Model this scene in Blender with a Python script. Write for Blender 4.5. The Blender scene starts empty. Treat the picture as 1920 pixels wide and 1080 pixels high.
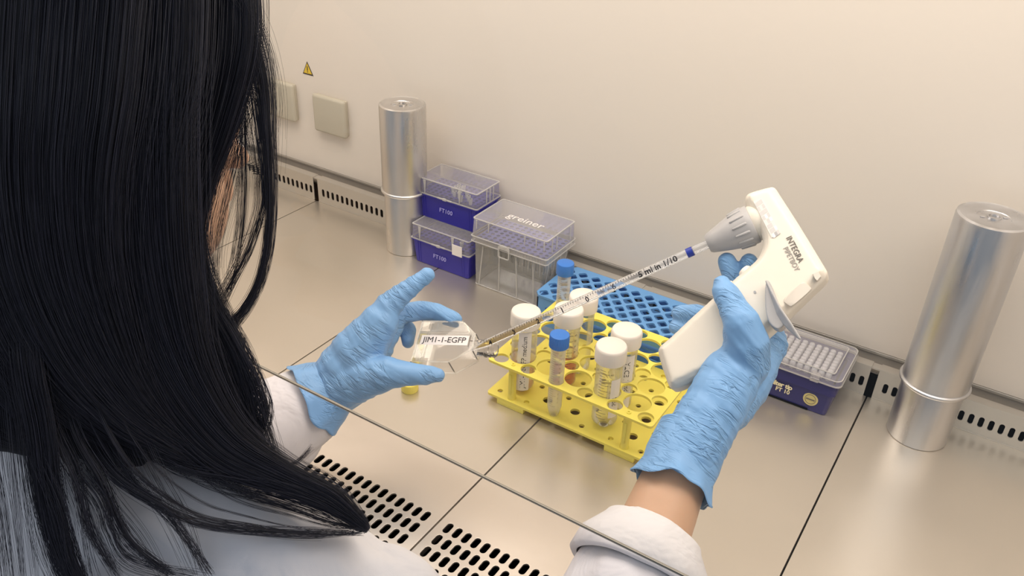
import bpy, bmesh, math, random
import numpy as np
from mathutils import Vector, Matrix, Euler
from mathutils.geometry import delaunay_2d_cdt
R = random.Random(7); NR = np.random.RandomState(7)
SC = bpy.context.scene; COL = SC.collection
# ---------------------------------------------------------------- camera
FOC = 1616.0
VX = Vector((0.83817843, 0.54428036, 0.03486854)); VD = Vector((0.30727632, -0.41844386, -0.85468473)); VF = Vector((-0.45059758, 0.72709258, -0.51797509))
CAM = Vector((0.96932502, -0.93276764, 0.6337903))
cd = bpy.data.cameras.new('camera'); cam = bpy.data.objects.new('camera', cd); COL.objects.link(cam)
cd.sensor_width = 36; cd.lens = FOC * 36 / 1920; cd.clip_start = 0.01; cd.clip_end = 50
m = Matrix((VX, -VD, -VF)).transposed().to_4x4(); m.translation = CAM; cam.matrix_world = m
SC.camera = cam
def at(px, py, d): return CAM + VX * ((px - 960) / FOC * d) + VD * ((py - 540) / FOC * d) + VF * d
# ---------------------------------------------------------------- light
W = bpy.data.worlds.new('world'); SC.world = W; W.use_nodes = True
W.node_tree.nodes['Background'].inputs[0].default_value = (0.78, 0.86, 1.0, 1); W.node_tree.nodes['Background'].inputs[1].default_value = 0.34
def area(name, loc, aim, sx, sy, power, col):
    l = bpy.data.lights.new(name, 'AREA'); l.shape = 'RECTANGLE'; l.size = sx; l.size_y = sy; l.energy = power; l.color = col
    o = bpy.data.objects.new(name, l); COL.objects.link(o); o.location = loc
    o.rotation_euler = (Vector(aim) - Vector(loc)).to_track_quat('-Z', 'Y').to_euler(); return o
area('cabinet_lamp', (0.6, -0.27, 0.77), (0.6, -0.23, 0), 1.7, 0.28, 7.8, (1.0, 0.893, 0.812))
area('room_lamp', (0.9, -1.9, 1.9), (0.6, -0.6, 0.2), 1.8, 1.0, 5.0, (0.80, 0.88, 1.0))
SC.view_settings.view_transform = 'Standard'; SC.view_settings.look = 'None'; SC.view_settings.gamma = 1; SC.view_settings.exposure = 0.06
SC.view_settings.use_curve_mapping = False
try: SC.cycles.transparent_max_bounces = 32; SC.cycles.max_bounces = 14
except Exception: pass
# ---------------------------------------------------------------- materials
def s2l(c): return tuple(((v / 255) / 12.92 if v <= 10 else ((v / 255 + .055) / 1.055) ** 2.4) for v in c)
MT = {}
def nodes(name):
    m = bpy.data.materials.new(name); m.use_nodes = True; nt = m.node_tree; return m, nt, nt.nodes, nt.links, nt.nodes['Principled BSDF']
def mat(name, col, rough=.5, metal=0, var=0, vscale=30, bump=0, bscale=200, stretch=(1, 1, 1), spec=.5, sss=0, coat=0, rvar=0, trans=0, ior=1.45):
    m, nt, N, L, p = nodes(name); c = s2l(col) + (1,)
    p.inputs['Base Color'].default_value = c; p.inputs['Roughness'].default_value = rough; p.inputs['Metallic'].default_value = metal
    p.inputs['Specular IOR Level'].default_value = spec; p.inputs['Coat Weight'].default_value = coat
    p.inputs['Transmission Weight'].default_value = trans; p.inputs['IOR'].default_value = ior
    if sss: p.inputs['Subsurface Weight'].default_value = sss; p.inputs['Subsurface Scale'].default_value = .004; p.inputs['Subsurface Radius'].default_value = (1, .5, .35)
    tc = N.new('ShaderNodeTexCoord'); mp = N.new('ShaderNodeMapping'); mp.inputs['Scale'].default_value = stretch; L.new(tc.outputs['Object'], mp.inputs[0])
    if var or rvar:
        n = N.new('ShaderNodeTexNoise'); n.inputs['Scale'].default_value = vscale; n.inputs['Detail'].default_value = 5; L.new(mp.outputs[0], n.inputs[0])
        if var:
            mx = N.new('ShaderNodeMix'); mx.data_type = 'RGBA'; mx.inputs[6].default_value = tuple(v * (1 - var) for v in c[:3]) + (1,); mx.inputs[7].default_value = tuple(min(1, v * (1 + var)) for v in c[:3]) + (1,)
            L.new(n.outputs[0], mx.inputs[0]); L.new(mx.outputs[2], p.inputs['Base Color'])
        if rvar:
            mr = N.new('ShaderNodeMapRange'); mr.inputs[3].default_value = max(0.02, rough - rvar); mr.inputs[4].default_value = rough + rvar; mr.inputs[1].default_value = .3; mr.inputs[2].default_value = .7
            L.new(n.outputs[0], mr.inputs[0]); L.new(mr.outputs[0], p.inputs['Roughness'])
    if bump:
        n2 = N.new('ShaderNodeTexNoise'); n2.inputs['Scale'].default_value = bscale; n2.inputs['Detail'].default_value = 4; L.new(mp.outputs[0], n2.inputs[0])
        b = N.new('ShaderNodeBump'); b.inputs['Strength'].default_value = bump; b.inputs['Distance'].default_value = .001; L.new(n2.outputs[0], b.inputs['Height']); L.new(b.outputs[0], p.inputs['Normal'])
    MT[name] = m; return m
def clear(name, tint, haze=.06, hazecol=(235, 232, 228), gloss=.7, rough=.08, edge=.35, bump=0):
    m, nt, N, L, p = nodes(name)
    tr = N.new('ShaderNodeBsdfTransparent'); tr.inputs[0].default_value = s2l(tint) + (1,)
    p.inputs['Base Color'].default_value = s2l(hazecol) + (1,); p.inputs['Roughness'].default_value = .5
    gl = N.new('ShaderNodeBsdfGlossy'); gl.inputs['Roughness'].default_value = rough; gl.inputs[0].default_value = (1, 1, 1, 1)
    lw = N.new('ShaderNodeLayerWeight'); lw.inputs[0].default_value = .35
    mr = N.new('ShaderNodeMapRange'); mr.inputs[3].default_value = haze; mr.inputs[4].default_value = edge; L.new(lw.outputs['Facing'], mr.inputs[0])
    pw = N.new('ShaderNodeMath'); pw.operation = 'POWER'; pw.inputs[1].default_value = 2.5; L.new(lw.outputs['Facing'], pw.inputs[0]); L.new(pw.outputs[0], mr.inputs[0])
    m1 = N.new('ShaderNodeMixShader'); L.new(mr.outputs[0], m1.inputs[0]); L.new(tr.outputs[0], m1.inputs[1]); L.new(p.outputs[0], m1.inputs[2])
    fr = N.new('ShaderNodeFresnel'); fr.inputs[0].default_value = 1.5; mu = N.new('ShaderNodeMath'); mu.operation = 'MULTIPLY'; mu.inputs[1].default_value = gloss; L.new(fr.outputs[0], mu.inputs[0])
    m2 = N.new('ShaderNodeMixShader'); L.new(mu.outputs[0], m2.inputs[0]); L.new(m1.outputs[0], m2.inputs[1]); L.new(gl.outputs[0], m2.inputs[2])
    if bump:
        n2 = N.new('ShaderNodeTexNoise'); n2.inputs['Scale'].default_value = 250; b = N.new('ShaderNodeBump'); b.inputs['Strength'].default_value = bump; b.inputs['Distance'].default_value = .001
        L.new(n2.outputs[0], b.inputs['Height']); L.new(b.outputs[0], gl.inputs['Normal'])
    L.new(m2.outputs[0], N['Material Output'].inputs[0]); MT[name] = m; return m
mat('wall_paint', (226, 218, 208), .42, var=.015, vscale=4, spec=.35)
mat('steel', (216, 208, 196), .33, .82, var=.035, vscale=5, rvar=.07, bump=.12, bscale=60, stretch=(1, 1, 1))
mat('steel_face', (204, 200, 193), .38, .75, var=.03, vscale=9, bump=.06, bscale=90)
mat('steel_back', (176, 170, 162), .45, .35, var=.04, vscale=8)
mat('dark_void', (9, 8, 8), .9, spec=.1)  # near-black colour stands in for shade under trays, in duct and slot
mat('aluminium', (216, 214, 212), .34, 1, var=.08, vscale=14, rvar=.10, bump=.10, bscale=40, stretch=(3, 3, .5))
mat('aluminium_worn', (208, 208, 210), .38, 1, var=.14, vscale=22, rvar=.14, bump=.16, bscale=70, stretch=(3, 3, .45))
mat('beige_plastic', (188, 182, 166), .45, spec=.4)
mat('yellow_plastic', (242, 226, 104), .38, sss=.1, spec=.45, var=.02, vscale=40)
mat('blue_rack_plastic', (104, 158, 214), .38, spec=.45)
mat('blue_cap', (62, 124, 208), .36)
mat('deep_blue', (48, 44, 158), .35, spec=.5)
mat('navy', (42, 40, 104), .3, spec=.5)
mat('white_cap', (240, 232, 222), .4, sss=.15)
mat('paper', (238, 232, 230), .6)
mat('ink', (40, 38, 42), .6)
mat('grey_ink', (104, 98, 92), .6)
mat('pale_ink', (150, 145, 140), .6)
mat('gun_white', (234, 226, 212), .34, spec=.4)
mat('gun_offwhite', (222, 214, 202), .36)  # slightly darker off-white for battery door and latch
mat('gun_grey', (176, 174, 174), .4)
mat('blue_ink', (32, 52, 150), .4)
mat('gold', (212, 200, 140), .4, .3)
mat('ft_print', (172, 170, 232), .5)
mat('pale_gold', (236, 226, 186), .5)
mat('skin', (202, 163, 134), .45, sss=.25, var=.05, vscale=30, bump=.08, bscale=300)
mat('forearm_skin', (214, 170, 134), .45, sss=.2, var=.03, vscale=20)
mat('lash', (14, 12, 14), .6)
mat('warning_yellow', (222, 190, 60), .5)
mat('clear_tip', (205, 205, 212), .4, spec=.4)
clear('glass', (250, 251, 248), haze=.004, gloss=.5, rough=.01, edge=.03)
mat('glass_edge', (150, 146, 136), .3, .3)
clear('clear_plastic', (250, 250, 248), haze=.10, gloss=.9, rough=.12, edge=.42, bump=.15)
clear('frosted_lid', (250, 250, 250), haze=.22, hazecol=(236, 233, 233), gloss=.7, rough=.2, edge=.55)
clear('clear_box', (250, 250, 248), haze=.20, hazecol=(232, 230, 222), gloss=.7, rough=.18, edge=.5)
clear('tube_plastic', (252, 252, 250), haze=.08, hazecol=(245,242,238), gloss=.7, rough=.10, edge=.5, bump=.1)
clear('tube_milky', (250, 250, 248), haze=.32, hazecol=(240, 234, 230), gloss=.5, rough=.2, edge=.55)
clear('pipette_glass', (253, 253, 253), haze=.10, hazecol=(245,240,238), gloss=.8, rough=.12, edge=.42)
clear('flask_plastic', (252, 251, 249), haze=.09, hazecol=(245,240,236), gloss=1.0, rough=.06, edge=.45)
clear('amber_liquid', (240, 226, 160), haze=.25, hazecol=(236, 218, 150), gloss=.3, edge=.4)
clear('orange_liquid', (250, 190, 140), haze=.45, hazecol=(244, 160, 100), gloss=.3, edge=.6)
clear('pink_liquid', (252, 236, 228), haze=.12, hazecol=(244, 214, 200), gloss=.3, edge=.4)
clear('ridge', (250, 250, 250), haze=.42, hazecol=(232, 230, 226), gloss=.6, rough=.2, edge=.75)
mat('pale_grey', (206, 203, 200), .5)
mat('pale_grey_light', (226, 222, 216), .5)
# gloves: creases run across the hand (local x = along the hand)
def glove_mat(name):
    m, nt, N, L, p = nodes(name); p.inputs['Base Color'].default_value = s2l((122, 168, 216)) + (1,); p.inputs['Roughness'].default_value = .46; p.inputs['Specular IOR Level'].default_value = .4
    tc = N.new('ShaderNodeTexCoord'); mp = N.new('ShaderNodeMapping'); mp.inputs['Scale'].default_value = (170, 34, 34); L.new(tc.outputs['Object'], mp.inputs[0])
    n = N.new('ShaderNodeTexNoise'); n.inputs['Scale'].default_value = 1; n.inputs['Detail'].default_value = 3; n.inputs['Distortion'].default_value = .8; L.new(mp.outputs[0], n.inputs[0])
    r = N.new('ShaderNodeMath'); r.operation = 'SUBTRACT'; r.inputs[1].default_value = .5; L.new(n.outputs[0], r.inputs[0])
    a = N.new('ShaderNodeMath'); a.operation = 'ABSOLUTE'; L.new(r.outputs[0], a.inputs[0])
    s = N.new('ShaderNodeMapRange'); s.inputs[1].default_value = 0; s.inputs[2].default_value = .09; L.new(a.outputs[0], s.inputs[0])
    n3 = N.new('ShaderNodeTexNoise'); n3.inputs['Scale'].default_value = 32; n3.inputs['Detail'].default_value = 2; L.new(tc.outputs['Object'], n3.inputs[0])
    mk = N.new('ShaderNodeMapRange'); mk.inputs[1].default_value = .42; mk.inputs[2].default_value = .62; L.new(n3.outputs[0], mk.inputs[0])
    b = N.new('ShaderNodeBump'); b.inputs['Distance'].default_value = .0015; b.inputs['Strength'].default_value = .75; b.invert = True
    sm = N.new('ShaderNodeMath'); sm.operation = 'SUBTRACT'; sm.inputs[0].default_value = 1; L.new(s.outputs[0], sm.inputs[1])
    mm = N.new('ShaderNodeMath'); mm.operation = 'MULTIPLY'; L.new(sm.outputs[0], mm.inputs[0]); L.new(mk.outputs[0], mm.inputs[1]); L.new(mm.outputs[0], b.inputs['Height']); L.new(b.outputs[0], p.inputs['Normal'])
    MT[name] = m
glove_mat('glove')
def cloth_mat(name):
    m, nt, N, L, p = nodes(name); p.inputs['Base Color'].default_value = s2l((219, 217, 219)) + (1,); p.inputs['Roughness'].default_value = .85; p.inputs['Specular IOR Level'].default_value = .15
    tc = N.new('ShaderNodeTexCoord'); n = N.new('ShaderNodeTexNoise'); n.inputs['Scale'].default_value = 16; n.inputs['Detail'].default_value = 3; n.inputs['Distortion'].default_value = 1.2; L.new(tc.outputs['Object'], n.inputs[0])
    b = N.new('ShaderNodeBump'); b.inputs['Distance'].default_value = .012; b.inputs['Strength'].default_value = .45; L.new(n.outputs[0], b.inputs['Height'])
    w = N.new('ShaderNodeTexNoise'); w.inputs['Scale'].default_value = 1500; L.new(tc.outputs['Object'], w.inputs[0]); b2 = N.new('ShaderNodeBump'); b2.inputs['Distance'].default_value = .0003; b2.inputs['Strength'].default_value = .3
    L.new(w.outputs[0], b2.inputs['Height']); L.new(b.outputs[0], b2.inputs['Normal']); L.new(b2.outputs[0], p.inputs['Normal']); MT[name] = m
cloth_mat('coat')
def hair_mat(name):  # paler random strands put the highlight streaks into the hair colour
    m, nt, N, L, p = nodes(name); hi = N.new('ShaderNodeHairInfo'); mx = N.new('ShaderNodeMix'); mx.data_type = 'RGBA'; mx.inputs[6].default_value = (.008, .008, .014, 1); mx.inputs[7].default_value = (.036, .034, .052, 1)
    pw = N.new('ShaderNodeMath'); pw.operation = 'POWER'; pw.inputs[1].default_value = 1.8; L.new(hi.outputs['Random'], pw.inputs[0]); L.new(pw.outputs[0], mx.inputs[0]); L.new(mx.outputs[2], p.inputs['Base Color']); p.inputs['Roughness'].default_value = .42; p.inputs['Specular IOR Level'].default_value = .42; MT[name] = m
hair_mat('hair'); mat('hair_base', (13, 12, 18), .6, spec=.25)
# ---------------------------------------------------------------- helpers
def tag(o, label=None, cat=None, group=None, kind=None):
    for k, v in (('label', label), ('category', cat), ('group', group), ('kind', kind)):
        if v: o[k] = v
    return o
def empty(name, loc=(0, 0, 0), rz=0, **k):
    o = bpy.data.objects.new(name, None); o.empty_display_size = .02; COL.objects.link(o); o.location = loc; o.rotation_euler = (0, 0, rz); return tag(o, **k)
def put(name, me, m, parent=None, smooth=False, **k):
    if isinstance(me, bmesh.types.BMesh):
        bm = me; me = bpy.data.meshes.new(name); bm.normal_update(); bm.to_mesh(me); bm.free()
    me.materials.clear(); me.materials.append(MT[m])
    if smooth: me.polygons.foreach_set('use_smooth', [True] * len(me.polygons))
    o = bpy.data.objects.new(name, me); COL.objects.link(o); o.parent = parent; return tag(o, **k)
def autosmooth(me, ang=40):
    bm = bmesh.new(); bm.from_mesh(me)
    for f in bm.faces: f.smooth = True
    for e in bm.edges:
        if len(e.link_faces) == 2 and e.calc_face_angle(0) > math.radians(ang): e.smooth = False
    bm.to_mesh(me); bm.free()
def puts(name, bm, m, parent=None, ang=40, **k):
    o = put(name, bm, m, parent, **k); autosmooth(o.data, ang); return o
def copy_tree(o, parent=None):
    c = o.copy(); COL.objects.link(c); c.parent = parent
    for ch in [x for x in KIDS.get(o.name, [])]: copy_tree(ch, c)
    return c
KIDS = {}
def index_kids():
    KIDS.clear()
    for o in bpy.data.objects:
        if o.parent: KIDS.setdefault(o.parent.name, []).append(o)
def box(bm, x0, x1, y0, y1, z0, z1, bev=0, seg=2):
    r = bmesh.ops.create_cube(bm, size=1); v = r['verts']
    for q in v: q.co = Vector((x0 + (q.co.x + .5) * (x1 - x0), y0 + (q.co.y + .5) * (y1 - y0), z0 + (q.co.z + .5) * (z1 - z0)))
    if bev:
        es = list({e for q in v for e in q.link_edges}); bmesh.ops.bevel(bm, geom=es, offset=bev, segments=seg, affect='EDGES', profile=.5)
def nb(): return bmesh.new()
def lathe(bm, prof, n=40, c=(0, 0, 0), M=None, close=False):
    rings = []
    for r, z in prof:
        if r < 1e-7: rings.append([bm.verts.new((0, 0, z))])
        else: rings.append([bm.verts.new((r * math.cos(2 * math.pi * i / n), r * math.sin(2 * math.pi * i / n), z)) for i in range(n)])
    vs = [v for r in rings for v in r]
    for a, b in zip(rings[:-1], rings[1:]):
        for i in range(n):
            j = (i + 1) % n
            if len(a) == 1 and len(b) == 1: continue
            if len(a) == 1: bm.faces.new((a[0], b[j], b[i]))
            elif len(b) == 1: bm.faces.new((a[i], a[j], b[0]))
            else: bm.faces.new((a[i], a[j], b[j], b[i]))
    T = (M if M is not None else Matrix.Translation(c))
    for v in vs: v.co = T @ v.co
    return vs
def circ(cx, cy, r, n=28): return [(cx + r * math.cos(2 * math.pi * i / n), cy + r * math.sin(2 * math.pi * i / n)) for i in range(n)]
def capsule2(cx, cy, w, h, n=8):
    r = w / 2; k = h / 2 - r; out = []
    for i in range(n + 1): a = math.pi * i / n; out.append((cx + r * math.cos(a), cy + k + r * math.sin(a)))
    for i in range(n + 1): a = math.pi + math.pi * i / n; out.append((cx + r * math.cos(a), cy - k + r * math.sin(a)))
    return out
def rrect(x0, x1, y0, y1, r, n=5):
    out = []
    for cx, cy, a0 in ((x1 - r, y1 - r, 0), (x0 + r, y1 - r, 90), (x0 + r, y0 + r, 180), (x1 - r, y0 + r, 270)):
        for i in range(n + 1): a = math.radians(a0 + 90 * i / n); out.append((cx + r * math.cos(a), cy + r * math.sin(a)))
    return out
def rotpts(pts, cx, cy, a): return [(cx + (x - cx) * math.cos(a) - (y - cy) * math.sin(a), cy + (x - cx) * math.sin(a) + (y - cy) * math.cos(a)) for x, y in pts]
def pip(p, poly):
    x, y = p; c = False; j = len(poly) - 1
    for i in range(len(poly)):
        xi, yi = poly[i]; xj, yj = poly[j]
        if (yi > y) != (yj > y) and x < (xj - xi) * (y - yi) / (yj - yi) + xi: c = not c
        j = i
    return c
def plate(bm, outer, holes, z0, z1, T=None):
    """a flat plate with real holes, thickness z0..z1"""
    V, E = [], []
    for loop in [outer] + holes:
        b = len(V); n = len(loop); V += [Vector((x, y)) for x, y in loop]; E += [(b + i, b + (i + 1) % n) for i in range(n)]
    rv, re, rf, _, _, _ = delaunay_2d_cdt(V, E, [], 0, 1e-7)
    bb = [(min(x for x, y in h), max(x for x, y in h), min(y for x, y in h), max(y for x, y in h)) for h in holes]
    keep = []
    for f in rf:
        c = sum((rv[i] for i in f), Vector((0, 0))) / len(f)
        if not pip(c, outer): continue
        if any(q[0] <= c.x <= q[1] and q[2] <= c.y <= q[3] and pip(c, h) for q, h in zip(bb, holes)): continue
        keep.append(f)
    top = [bm.verts.new((v.x, v.y, z1)) for v in rv]; bot = [bm.verts.new((v.x, v.y, z0)) for v in rv]
    cnt = {}
    for f in keep:
        f = list(f); a = (rv[f[1]] - rv[f[0]]).cross(rv[f[2]] - rv[f[0]])
        if a < 0: f.reverse()
        bm.faces.new([top[i] for i in f]); bm.faces.new([bot[i] for i in reversed(f)])
        for i in range(len(f)):
            e = (f[i], f[(i + 1) % len(f)]); cnt[e] = 1
    for a, b in cnt:
        if (b, a) not in cnt: bm.faces.new((top[b], top[a], bot[a], bot[b]))
    if T is not None:
        for v in top + bot: v.co = T @ v.co
    for v in top + bot:
        if not v.link_faces: bm.verts.remove(v)
def tube_path(bm, pts, rad, n=8, cap=True):
    rings = []
    for i, p in enumerate(pts):
        p = Vector(p); d = (Vector(pts[min(i + 1, len(pts) - 1)]) - Vector(pts[max(i - 1, 0)])).normalized()
        u = d.orthogonal().normalized() if i == 0 else (u - d * u.dot(d)).normalized(); w = d.cross(u); r = rad[i] if isinstance(rad, (list, tuple)) else rad
        rings.append([bm.verts.new(p + (u * math.cos(2 * math.pi * k / n) + w * math.sin(2 * math.pi * k / n)) * r) for k in range(n)])
    for a, b in zip(rings[:-1], rings[1:]):
        for k in range(n): bm.faces.new((a[k], a[(k + 1) % n], b[(k + 1) % n], b[k]))
    if cap: bm.faces.new(list(reversed(rings[0]))); bm.faces.new(rings[-1])
def prism(bm, pts, off):
    """closed polygon of 3-D points swept by vector off"""
    a = [bm.verts.new(p) for p in pts]; b = [bm.verts.new(Vector(p) + off) for p in pts]; n = len(a)
    f1 = bm.faces.new(a); f2 = bm.faces.new(list(reversed(b)))
    for i in range(n): bm.faces.new((a[(i + 1) % n], a[i], b[i], b[(i + 1) % n]))
    return f1, f2, a, b
def text_mesh(s, size, spacing=1.0, bold=0, depth=0.00008, align='CENTER'):
    c = bpy.data.curves.new('lettering', 'FONT'); c.body = s; c.size = size; c.extrude = depth; c.offset = bold; c.space_character = spacing; c.align_x = align; c.align_y = 'CENTER'; c.resolution_u = 3
    o = bpy.data.objects.new('t', c); COL.objects.link(o); dg = bpy.context.evaluated_depsgraph_get(); me = bpy.data.meshes.new_from_object(o.evaluated_get(dg))
    bpy.data.objects.remove(o); bpy.data.curves.remove(c); return me
def text(name, s, size, m, parent, M, wrap=None, **k):
    """lettering; wrap=(radius) bends local y (or x) around the z-like axis of a tube"""
    me = text_mesh(s, size, **k)
    if wrap:
        ax, r = wrap
        for v in me.vertices:
            x, y, z = v.co
            if ax == 'y': a = y / r; v.co = (x, (r + z) * math.sin(a), (r + z) * math.cos(a) - r)
            else: a = x / r; v.co = ((r + z) * math.sin(a), y, (r + z) * math.cos(a) - r)
    me.transform(M); return put(name, me, m, parent)
def frame(o, x, y, z=None):
    x = Vector(x).normalized(); z = Vector(z) if z is not None else x.cross(Vector(y)); z.normalize(); y = z.cross(x).normalized()
    m = Matrix((x, y, z)).transposed().to_4x4(); m.translation = Vector(o); return m
def cap_mesh(bm, p0, r0, p1, r1, n=16, k=4, flat=None):
    p0 = Vector(p0); p1 = Vector(p1); d = (p1 - p0); L = d.length
    if L < 1e-6: d = Vector((0, 0, 1)); L = 1e-6
    d = d.normalized(); T = d.to_track_quat('Z', 'Y').to_matrix().to_4x4(); T.translation = p0
    prof = [(0, -r0)] + [(r0 * math.sin(math.pi / 2 * i / k), -r0 * math.cos(math.pi / 2 * i / k)) for i in range(1, k + 1)] + [(r1 * math.cos(math.pi / 2 * i / k), L + r1 * math.sin(math.pi / 2 * i / k)) for i in range(0, k)] + [(0, L + r1)]
    lathe(bm, prof, n, M=T)
def ell(bm, c, rad, rot=None, seg=24):
    T = Matrix.Translation(c) @ (rot.to_4x4() if rot else Matrix.Identity(4)) @ Matrix.Diagonal((*rad, 1)); bmesh.ops.create_uvsphere(bm, u_segments=seg, v_segments=seg // 2 + 2, radius=1, matrix=T)
def remesh(bm, voxel, smooth=6, fac=.6):
    bmesh.ops.recalc_face_normals(bm, faces=bm.faces)
    me = bpy.data.meshes.new('r'); bm.to_mesh(me); bm.free(); o = bpy.data.objects.new('r', me); COL.objects.link(o)
    q = o.modifiers.new('r', 'REMESH'); q.mode = 'VOXEL'; q.voxel_size = voxel; q.use_smooth_shade = True
    s = o.modifiers.new('s', 'SMOOTH'); s.iterations = smooth; s.factor = fac
    dg = bpy.context.evaluated_depsgraph_get(); out = bpy.data.meshes.new_from_object(o.evaluated_get(dg)); bpy.data.objects.remove(o); bpy.data.meshes.remove(me); return out
def chain(bm, pts):
    for (p0, r0), (p1, r1) in zip(pts[:-1], pts[1:]): cap_mesh(bm, p0, r0, p1, r1)
def displace(me, fn):
    n = len(me.vertices); co = np.empty(n * 3); me.vertices.foreach_get('co', co); co = co.reshape(-1, 3); no = np.empty(n * 3); me.vertices.foreach_get('normal', no); no = no.reshape(-1, 3)
    co = co + no * fn(co)[:, None]; me.vertices.foreach_set('co', co.ravel()); me.update()
# ================================================================ SETTING
XA, XB = -.3, 1.5
fl = nb(); box(fl, XA, XB, -.58, .028, -.085, -.075)
floor = put('floor', fl, 'dark_void', None, kind='structure')
for i in range(6):
    x0 = XA + .3 * i; holes = [capsule2(.0125 + .0109 * a, -.4565 - .0176 * b, .0066, .0136) for a in range(26) for b in range(5)]
    if i == 0:
        pb = nb(); plate(pb, rrect(.0009, .2991, -.556, -.0008, .001, 2), holes, -.0022, 0); box(pb, .0009, .0022, -.556, -.0008, -.02, -.0022); box(pb, .2978, .2991, -.556, -.0008, -.02, -.0022)
        pan = put('panel', pb, 'steel', floor); bv = pan.modifiers.new('b', 'BEVEL'); bv.width = .0007; bv.segments = 2; bv.limit_method = 'ANGLE'; bv.angle_limit = math.radians(60)
    else: pan2 = pan.copy(); COL.objects.link(pan2); pan2.parent = floor; pan2.location = (x0, 0, 0); continue
    pan.location = (x0, 0, 0)
fb = nb(); box(fb, XA, XB, -.60, -.558, -.10, -.001, .004, 3); put('trim_1', fb, 'steel', None, kind='structure')
# slotted back strip
trim = empty('trim_2', (0, 0, 0), kind='structure')
tb = nb(); box(tb, XA, XB, .0275, .030, -.07, .0465); put('backing_sheet', tb, 'steel_back', trim)
tb = nb(); box(tb, XA, XB, .010, .0275, .0275, .0290); put('filler_ledge', tb, 'steel_back', trim)  # added ledge, closes the black gap so the recess shows light grey
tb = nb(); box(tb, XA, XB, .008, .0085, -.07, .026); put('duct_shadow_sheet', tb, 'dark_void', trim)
TF = Matrix(((1, 0, 0, 0), (0, 0, 1, 0), (0, 1, 0, 0), (0, 0, 0, 1)))
tb = nb(); plate(tb, rrect(.0050, .2955, 0, .0415, .0006, 2), [capsule2(.0165 + .01047 * a, .0182, .0056, .0138) for a in range(27)], 0, .0012, TF)
box(tb, .0050, .2955, .0005, .0125, .0405, .0418); box(tb, .0050, .2955, .0118, .013, .034, .0418); box(tb, .0050, .2955, -.0009, 0.0003, 0, .0012)
bmesh.ops.recalc_face_normals(tb, faces=tb.faces)
tm = None
for i in range(6):
    if tm is None: tp = put('panel', tb, 'steel_face', trim); tm = tp
    else: tp = tm.copy(); COL.objects.link(tp)
    tp.parent = trim; tp.location = (XA + .3 * i, 0, 0)
    j = nb(); box(j, -.0062, .0062, .0015, .0126, .0385, .0408, .0004); jp = put('joint_strip', j, 'steel_face', trim); jp.location = (XA + .3 * i, 0, 0)
wb = nb(); box(wb, XA - .02, XB + .02, .027, .045, .0475, .80, .0008); wall = put('wall_back', wb, 'wall_paint', None, kind='structure')
wb = nb(); box(wb, XA, XB, .0255, .0275, .0440, .0474, .0005); put('trim_3', wb, 'steel_face', None, kind='structure')
wb = nb(); box(wb, XA - .02, XA, -.60, .03, -.1, .80); put('wall_left', wb, 'wall_paint', None, kind='structure')
wb = nb(); box(wb, XB, XB + .02, -.60, .03, -.1, .80); put('wall_right', wb, 'wall_paint', None, kind='structure')
wb = nb(); box(wb, XA, XB, -.44, .03, .79, .81); put('ceiling', wb, 'wall_paint', None, kind='structure')
# front glass (leans back), bottom edge polished
GA = Vector((0, -.55, .195)); GD = Vector((0, .20, .98)).normalized(); GN = Vector((0, -.98, .20)).normalized()
gm = frame(GA, (1, 0, 0), GD, GN)
gb = nb(); vs = [(XA + .005, 0), (XB - .005, 0), (XB - .005, .60), (XA + .005, .60)]
fz = [gb.verts.new(gm @ Vector((x, y, 0))) for x, y in vs]; gb.faces.new(fz)
sash = put('window_1', gb, 'glass', None, kind='structure')
gb = nb(); box(gb, XA + .005, XB - .005, -.0009, .0009, -.0022, .0, .0003); e = put('polished_edge', gb, 'glass_edge', sash); e.matrix_basis = gm
# socket covers
def socket_cover(x, z, w, h, label):
    t = empty('socket_cover', (x, .027, z), label=label, cat='socket', group='socket covers on the back wall')
    b = nb(); box(b, -w / 2 + .002, w / 2 - .002, -.004, 0, -h / 2 + .002, h / 2 - .002, .0015, 3); puts('mounting_frame', b, 'beige_plastic', t)
    b = nb(); box(b, -w / 2, w / 2, -.0125, -.003, -h / 2, h / 2, .0048, 5); puts('lid', b, 'beige_plastic', t)
socket_cover(.027, .1485, .068, .062, 'square beige socket cover on the back wall, right beside the canister and fully visible')
socket_cover(-.083, .152, .068, .064, 'square beige socket cover on the back wall, half hidden by the black hair')
t = empty('warning_sticker', (-.0215, .0268, .213), label='small yellow triangular warning sticker with exclamation mark on the back wall', cat='sticker')
def tri(s, y0, y1, zc=0):
    b = nb(); P = [(-s * .5, -s * .42), (s * .5, -s * .42), (0, s * .52)]; prism(b, [Vector((x, y0, z)) for x, z in P], Vector((0, y1 - y0, 0))); bmesh.ops.recalc_face_normals(b, faces=b.faces); return b
put('border', tri(.0225, 0, -.0004), 'ink', t); put('triangle', tri(.0175, -.0003, -.0007), 'warning_yellow', t)
b = nb(); box(b, -.0007, .0007, -.0010, -.0006, -.0028, .0045); box(b, -.0007, .0007, -.0010, -.0006, -.0055, -.0040); put('exclamation_mark', b, 'ink', t)
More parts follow.
